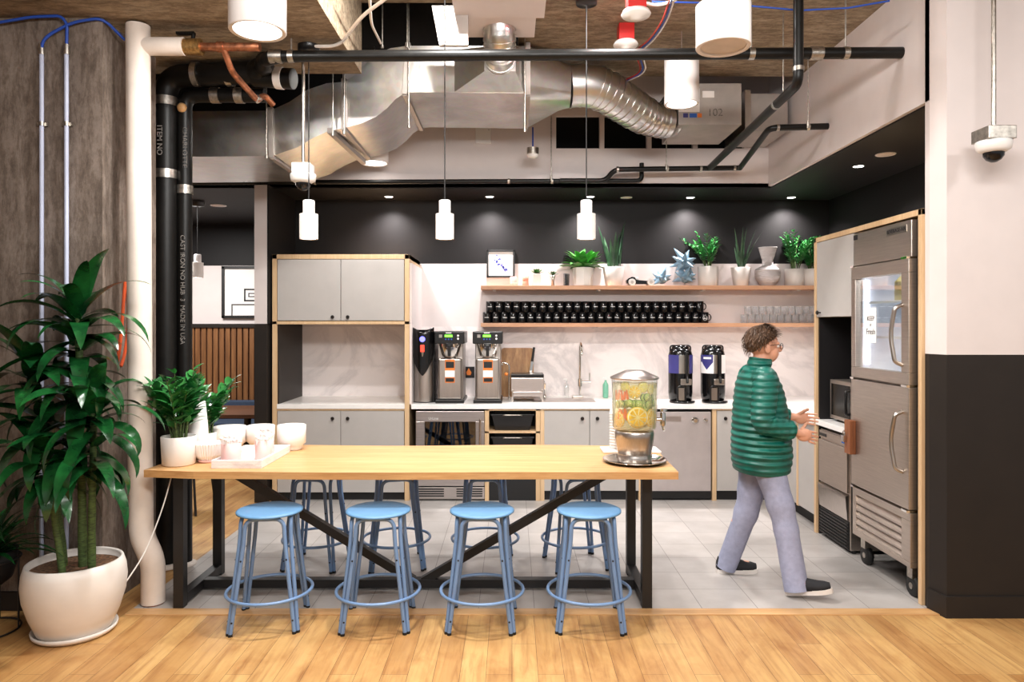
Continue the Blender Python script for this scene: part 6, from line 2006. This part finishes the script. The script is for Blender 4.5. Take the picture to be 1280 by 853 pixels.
# legs: near (right, -y) leg trails... rear foot is the far one
hipz = 0.88
legs = {  # side: knee, ankle, toe
    1: ((-0.03, 0.10, 0.50), (-0.155, 0.20, 0.095), (0.03, 0.20, 0.03)),
    -1: ((0.10, -0.15, 0.49), (0.155, -0.24, 0.10), (0.285, -0.31, 0.05))}
for s_, (kn, an, to) in legs.items():
    h_ = J(0.0, 0.085 * s_, hipz, 0.095, pelvis)
    k_ = J(*kn, 0.06, h_)
    c_ = J(*(Vector(kn).lerp(Vector(an), 0.35) + Vector((-0.015, 0, 0))), 0.055, k_)
    a_ = J(*an, 0.038, c_)
    t_ = J(*(Vector(an).lerp(Vector(to), 0.45) + Vector((0, 0, -0.005))), 0.026, a_)
    t2 = J(*(Vector(an).lerp(Vector(to), 0.75) + Vector((0, 0, 0.012))), 0.021, t_)
# head: sculpted sphere joined with the body mesh into one continuous surface (voxel remesh)
bmh = bmesh.new()
def blob(c, r, sq, seg=20, ring=14):
    mt = Matrix.Translation(c) @ Matrix.Diagonal((sq[0] * r, sq[1] * r, sq[2] * r, 1))
    bmesh.ops.create_uvsphere(bmh, u_segments=seg, v_segments=ring, radius=1.0, matrix=mt)
def limb(a_, b_, ra, rb, sq=(1, 1)):
    """tapered solid between two joints, rounded at both ends"""
    a_, b_ = Vector(a_), Vector(b_)
    R_ = (b_ - a_).to_track_quat('Z', 'Y').to_matrix().to_4x4()
    bmesh.ops.create_cone(bmh, cap_ends=True, segments=20, radius1=ra, radius2=rb, depth=(b_ - a_).length, matrix=Matrix.Translation((a_ + b_) / 2) @ R_ @ Matrix.Diagonal((sq[0], sq[1], 1, 1)))
for a_i, b_i in E:
    va, vb = V[a_i], V[b_i]
    ra = va[3] if not isinstance(va[3], tuple) else sum(va[3]) / 2
    rb = vb[3] if not isinstance(vb[3], tuple) else sum(vb[3]) / 2
    limb(va[:3], vb[:3], ra, rb)
for v_ in V:
    r_ = v_[3] if not isinstance(v_[3], tuple) else sum(v_[3]) / 2
    blob(Vector(v_[:3]), r_ * 1.0, (1, 1, 1), 20, 12)
for z_, rx_, ry_ in ((1.33, 0.095, 0.165), (1.22, 0.11, 0.155), (1.08, 0.1, 0.135), (0.93, 0.115, 0.16)):
    blob(Vector((0, 0, z_)), 1.0, (rx_ * 0.9, ry_ * 0.9, 0.09 if z_ > 1.3 else 0.12), 24, 14)
HC = Vector((0.03, 0, 1.565))
limb((-0.005, 0, 1.42), HC + Vector((0, 0, -0.04)), 0.056, 0.054)
blob(HC + Vector((-0.012, 0, 0.018)), 0.098, (1.0, 0.80, 0.98))
blob(HC + Vector((0.028, 0, -0.045)), 0.066, (1.0, 0.84, 1.08))      # jaw
blob(HC + Vector((0.052, 0, -0.082)), 0.026, (1.1, 1.1, 0.8))        # chin
blob(HC + Vector((0.100, 0, -0.022)), 0.015, (1.35, 0.8, 1.6))       # nose
blob(HC + Vector((0.103, 0, -0.034)), 0.012, (1.1, 1.2, 0.8))
blob(HC + Vector((0.082, 0, -0.060)), 0.014, (0.9, 1.8, 0.55))       # lips
blob(HC + Vector((0.080, 0, -0.068)), 0.013, (0.9, 1.6, 0.5))
blob(HC + Vector((0.078, 0, 0.012)), 0.022, (0.7, 2.4, 0.7))         # brow
for s_ in (-1, 1):
    blob(HC + Vector((-0.005, 0.080 * s_, -0.02)), 0.026, (0.8, 0.35, 1.25))   # ears
    el, wr = arms[s_]
    d_ = (Vector(wr) - Vector(el)).normalized()
    # fingers: four unequal, slightly curled, and a thumb from the side of the palm
    side = Vector((0, 0, 1))
    inw = Vector((0, -s_, 0))
    base = Vector(wr) + d_ * 0.088
    blob(Vector(wr) + d_ * 0.055, 1.0, (0.05, 0.019, 0.042), 20, 12)
    for q, (off, L) in enumerate(((0.0325, 0.068), (0.0108, 0.080), (-0.0108, 0.074), (-0.032, 0.056))):
        p_ = base + side * off
        dd = (d_ + side * off * 2.2).normalized()
        rr = 0.0083
        for seg_ in range(3):
            p2 = p_ + dd * L * (0.42, 0.33, 0.25)[seg_]
            res = bmesh.ops.create_cone(bmh, cap_ends=True, segments=10, radius1=rr, radius2=rr * 0.9, depth=(p2 - p_).length * 1.1, matrix=Matrix.Translation((p_ + p2) / 2) @ (p2 - p_).to_track_quat('Z', 'Y').to_matrix().to_4x4())
            blob(p2, rr * 0.95, (1, 1, 1), 8, 6)
            p_ = p2; rr *= 0.9
            dd = (dd + inw * 0.32).normalized()
    p_ = Vector(wr) + d_ * 0.04 + side * 0.028 + inw * 0.01
    for seg_ in range(2):
        p2 = p_ + (d_ * 0.6 + side * 0.55 + inw * (0.3 + 0.3 * seg_)).normalized() * 0.033
        bmesh.ops.create_cone(bmh, cap_ends=True, segments=10, radius1=0.0115, radius2=0.010, depth=0.038, matrix=Matrix.Translation((p_ + p2) / 2) @ (p2 - p_).to_track_quat('Z', 'Y').to_matrix().to_4x4())
        blob(p2, 0.0105, (1, 1, 1), 8, 6)
        p_ = p2
bm_me = bpy.data.meshes.new('body')
bmh.to_mesh(bm_me); bmh.free()
tmp = bpy.data.objects.new('body_tmp', bm_me); C.objects.link(tmp)
rm = tmp.modifiers.new('r', 'REMESH'); rm.mode = 'VOXEL'; rm.voxel_size = 0.0036
sm_ = tmp.modifiers.new('s', 'SMOOTH'); sm_.factor = 0.5; sm_.iterations = 3
dg = bpy.context.evaluated_depsgraph_get(); dg.update()
fin = bpy.data.meshes.new_from_object(tmp.evaluated_get(dg))
bpy.data.objects.remove(tmp)
mesh_obj('body', fin, 'skin', pr)
# eyes
for s_ in (-1, 1):
    MB().ball(HC + Vector((0.078, 0.031 * s_, -0.006)), 0.0105, n=12, m=8).build('eye', 'ceramic', pr)
    MB().ball(HC + Vector((0.0855, 0.0325 * s_, -0.006)), 0.0048, n=10, m=6).build('iris', 'ink', pr)
# glasses
gs = MB()
for s_ in (-1, 1):
    cc_ = HC + Vector((0.102, 0.034 * s_, -0.006))
    gs.tube([cc_ + Vector((0, 0.024 * math.cos(q), 0.019 * math.sin(q))) for q in [2 * PI * i / 20 for i in range(20)]], 0.002, 6, closed=True)
    gs.tube([cc_ + Vector((0, 0.024 * s_, 0.005)), HC + Vector((0.06, 0.077 * s_, 0.006)), HC + Vector((-0.01, 0.083 * s_, 0.0))], 0.002, 6)
gs.tube([HC + Vector((0.102, -0.01, -0.002)), HC + Vector((0.102, 0.01, -0.002))], 0.002, 6)
gs.build('glasses', 'ink', pr)
# hair: a thick cap from brow to nape
hr = MB()
rings = []
nn, mm = 40, 16
for j in range(mm + 1):
    ph = PI / 2 - (PI * 0.72) * j / mm
    ring = []
    for k in range(nn):
        th = 2 * PI * k / nn
        fr_ = (1 + math.cos(th)) / 2            # 1 in front, 0 at the back
        lim = -0.95 + 1.42 * fr_ ** 0.8         # hairline latitude, high at the brow, low at the nape
        ph2 = max(ph, lim)
        R = 1.0 + (0.012 * math.sin(th * 9 + j * 1.3) + 0.008 * math.sin(th * 17 + j)) - (0.06 if ph <= lim else 0)
        ring.append(HC + Vector((-0.016 + 0.112 * R * math.cos(ph2) * math.cos(th), 0.092 * R * math.cos(ph2) * math.sin(th), 0.024 + 0.108 * R * math.sin(ph2))))
    rings.append(ring)
hr.loft(rings, True, True)
rnd = random.Random(17)
for k in range(900):
    th = rnd.uniform(0, 2 * PI)
    fr_ = (1 + math.cos(th)) / 2
    lim = -0.95 + 1.42 * fr_ ** 0.8
    ph = rnd.uniform(lim - 0.05, PI / 2)
    nrm = Vector((math.cos(ph) * math.cos(th), math.cos(ph) * math.sin(th), math.sin(ph)))
    p_ = HC + Vector((-0.016 + 0.108 * nrm.x, 0.088 * nrm.y, 0.024 + 0.104 * nrm.z))
    hr.leaf(p_, th + rnd.uniform(-0.7, 0.7), ph * 0.4 + 0.2 - 0.7 * (1 - fr_), rnd.uniform(0.025, 0.045), 0.007, 1.6, 3, 0.3, 0.7)
hr.build('hair', 'hair', pr)
# clothes as lofted shells
def ell(c, rx, ry, n=28, tilt=0.0, axis=None):
    c = Vector(c)
    if axis is None:
        return [c + Vector((rx * math.cos(2 * PI * k / n), ry * math.sin(2 * PI * k / n), tilt * math.cos(2 * PI * k / n))) for k in range(n)]
    d = Vector(axis).normalized()
    u = Vector((0, 1, 0)); u = (u - d * u.dot(d)).normalized(); w = d.cross(u)
    return [c + u * ry * math.cos(2 * PI * k / n) + w * rx * math.sin(2 * PI * k / n) for k in range(n)]
jk = MB()
rings = []
prof = [(0.735, 0.01, 0.150, 0.195), (0.745, 0.01, 0.172, 0.215), (0.80, 0.01, 0.185, 0.222), (0.86, 0.012, 0.190, 0.222), (0.95, 0.008, 0.186, 0.214), (1.05, 0.004, 0.178, 0.206), (1.15, 0.0, 0.168, 0.204), (1.24, -0.004, 0.155, 0.205),
        (1.31, -0.010, 0.138, 0.198), (1.36, -0.014, 0.118, 0.178), (1.395, -0.012, 0.095, 0.135), (1.415, -0.008, 0.080, 0.092), (1.44, -0.002, 0.074, 0.080), (1.478, 0.006, 0.074, 0.076), (1.483, 0.006, 0.066, 0.066)]
def interp(z):
    for a_, b_ in zip(prof[:-1], prof[1:]):
        if a_[0] <= z <= b_[0]:
            u = (z - a_[0]) / max(1e-6, b_[0] - a_[0])
            return tuple(a_[i] + (b_[i] - a_[i]) * u for i in (1, 2, 3))
    return prof[-1][1:]
z = 0.735
while z < 1.483:
    cx, rx, ry = interp(z)
    q = (0.007 * abs(math.sin((z - 0.735) / 0.046 * PI)) - 0.004) if 0.745 < z < 1.47 else 0
    rings.append(ell((cx, 0, z), rx + q, ry + q, 36, tilt=0.0 if z < 1.4 else -0.008))
    z += 0.0077
jk.loft(rings, True, False)
jo = jk.build('jacket', 'puffer', pr)
def sleeve(s_):
    el, wr = arms[s_]
    S = Vector((-0.015, 0.150 * s_, 1.335)); E_ = Vector(el); W_ = Vector(wr)
    m = MB()
    pts = bend([S + Vector((0, -0.05 * s_, 0.03)), S, E_, W_ - (W_ - E_).normalized() * 0.02], 0.035, 8)
    path = []
    for a_, b_ in zip(pts[:-1], pts[1:]):
        nseg = max(1, int((b_ - a_).length / 0.0125))
        for i in range(nseg): path.append(a_.lerp(b_, i / nseg))
    path.append(pts[-1])
    tot = len(path)
    rr = []
    for i in range(tot):
        u = i / (tot - 1)
        base_ = 0.082 - 0.022 * u
        rr.append(base_ + 0.0055 * abs(math.sin(i * 0.0125 / 0.046 * PI)) - (0.012 if u > 0.97 else 0))
    m.tube(path, rr, 20)
    return m.build('sleeve', 'puffer', jo)
sleeve(-1); sleeve(1)
# jeans
def trouser(s_):
    kn, an, to = legs[s_]
    h_ = Vector((0.0, 0.088 * s_, 0.87)); k_ = Vector(kn); a_ = Vector(an)
    m = MB()
    cut = a_ + (k_ - a_).normalized() * 0.0
    pts = bend([h_ + Vector((0, 0, 0.06)), h_, k_, cut + Vector((-0.008, 0, -0.06))], 0.14, 8)
    n = len(pts)
    acc = [0.0]
    for p, q in zip(pts[:-1], pts[1:]): acc.append(acc[-1] + (q - p).length)
    rr = [0.108 - 0.036 * min(1, (v / acc[-1]) * 1.5) + 0.004 * math.sin(v * 38 + s_) for v in acc]
    m.tube(pts, rr, 22)
    return m
jeans = trouser(1)
mj2 = trouser(-1)
jm = MB(); jm.add(jeans.v, jeans.f, True); jm.add(mj2.v, mj2.f, True)
jm.loft([ell((0.0, 0, z_), rx_, ry_, 28) for z_, rx_, ry_ in ((0.80, 0.10, 0.15), (0.86, 0.125, 0.18), (0.95, 0.125, 0.175), (1.0, 0.12, 0.165))], True, True)
jm.build('jeans', 'denim', pr)
# shoes
def shoe(s_):
    kn, an, to = legs[s_]
    a_, t_ = Vector(an), Vector(to)
    d_ = (t_ - a_); yaw = math.atan2(d_.y, d_.x)
    pitch = 0.0 if s_ == 1 else -0.22
    base = Vector((a_.x, a_.y, 0.0)) 
    R = Matrix.Translation(base + Vector((0, 0, 0.0 if s_ == 1 else 0.005))) @ Matrix.Rotation(yaw, 4, 'Z') @ Matrix.Translation((-0.06, 0, 0)) @ Matrix.Rotation(pitch, 4, 'Y') @ Matrix.Translation((0.06, 0, 0))
    out = [(-0.075, 0.0), (-0.068, 0.026), (-0.03, 0.035), (0.05, 0.036), (0.12, 0.046), (0.17, 0.042), (0.205, 0.02), (0.21, 0.0), (0.205, -0.02), (0.17, -0.042), (0.12, -0.046), (0.05, -0.036), (-0.03, -0.035), (-0.068, -0.026)]
    m = MB(); m.M = R
    m.prism(out, 0.0, 0.028, 'z', True)
    so_ = m.build('sole', 'sole', pr, 0.004)
    m = MB(); m.M = R
    hts = lambda x: 0.028
    rings = []
    for x_, w_, h_ in ((-0.072, 0.018, 0.055), (-0.06, 0.03, 0.085), (-0.02, 0.036, 0.098), (0.03, 0.038, 0.092), (0.08, 0.042, 0.066), (0.13, 0.044, 0.052), (0.17, 0.038, 0.045), (0.20, 0.016, 0.036)):
        rings.append([Vector((x_, w_ * math.cos(2 * PI * k / 16), 0.026 + h_ * max(0, math.sin(2 * PI * k / 16)) ** 0.8)) for k in range(16)])
    m.loft(rings, True, True)
    return m.build('shoe', 'shoe', pr)
shoe(1); shoe(-1)
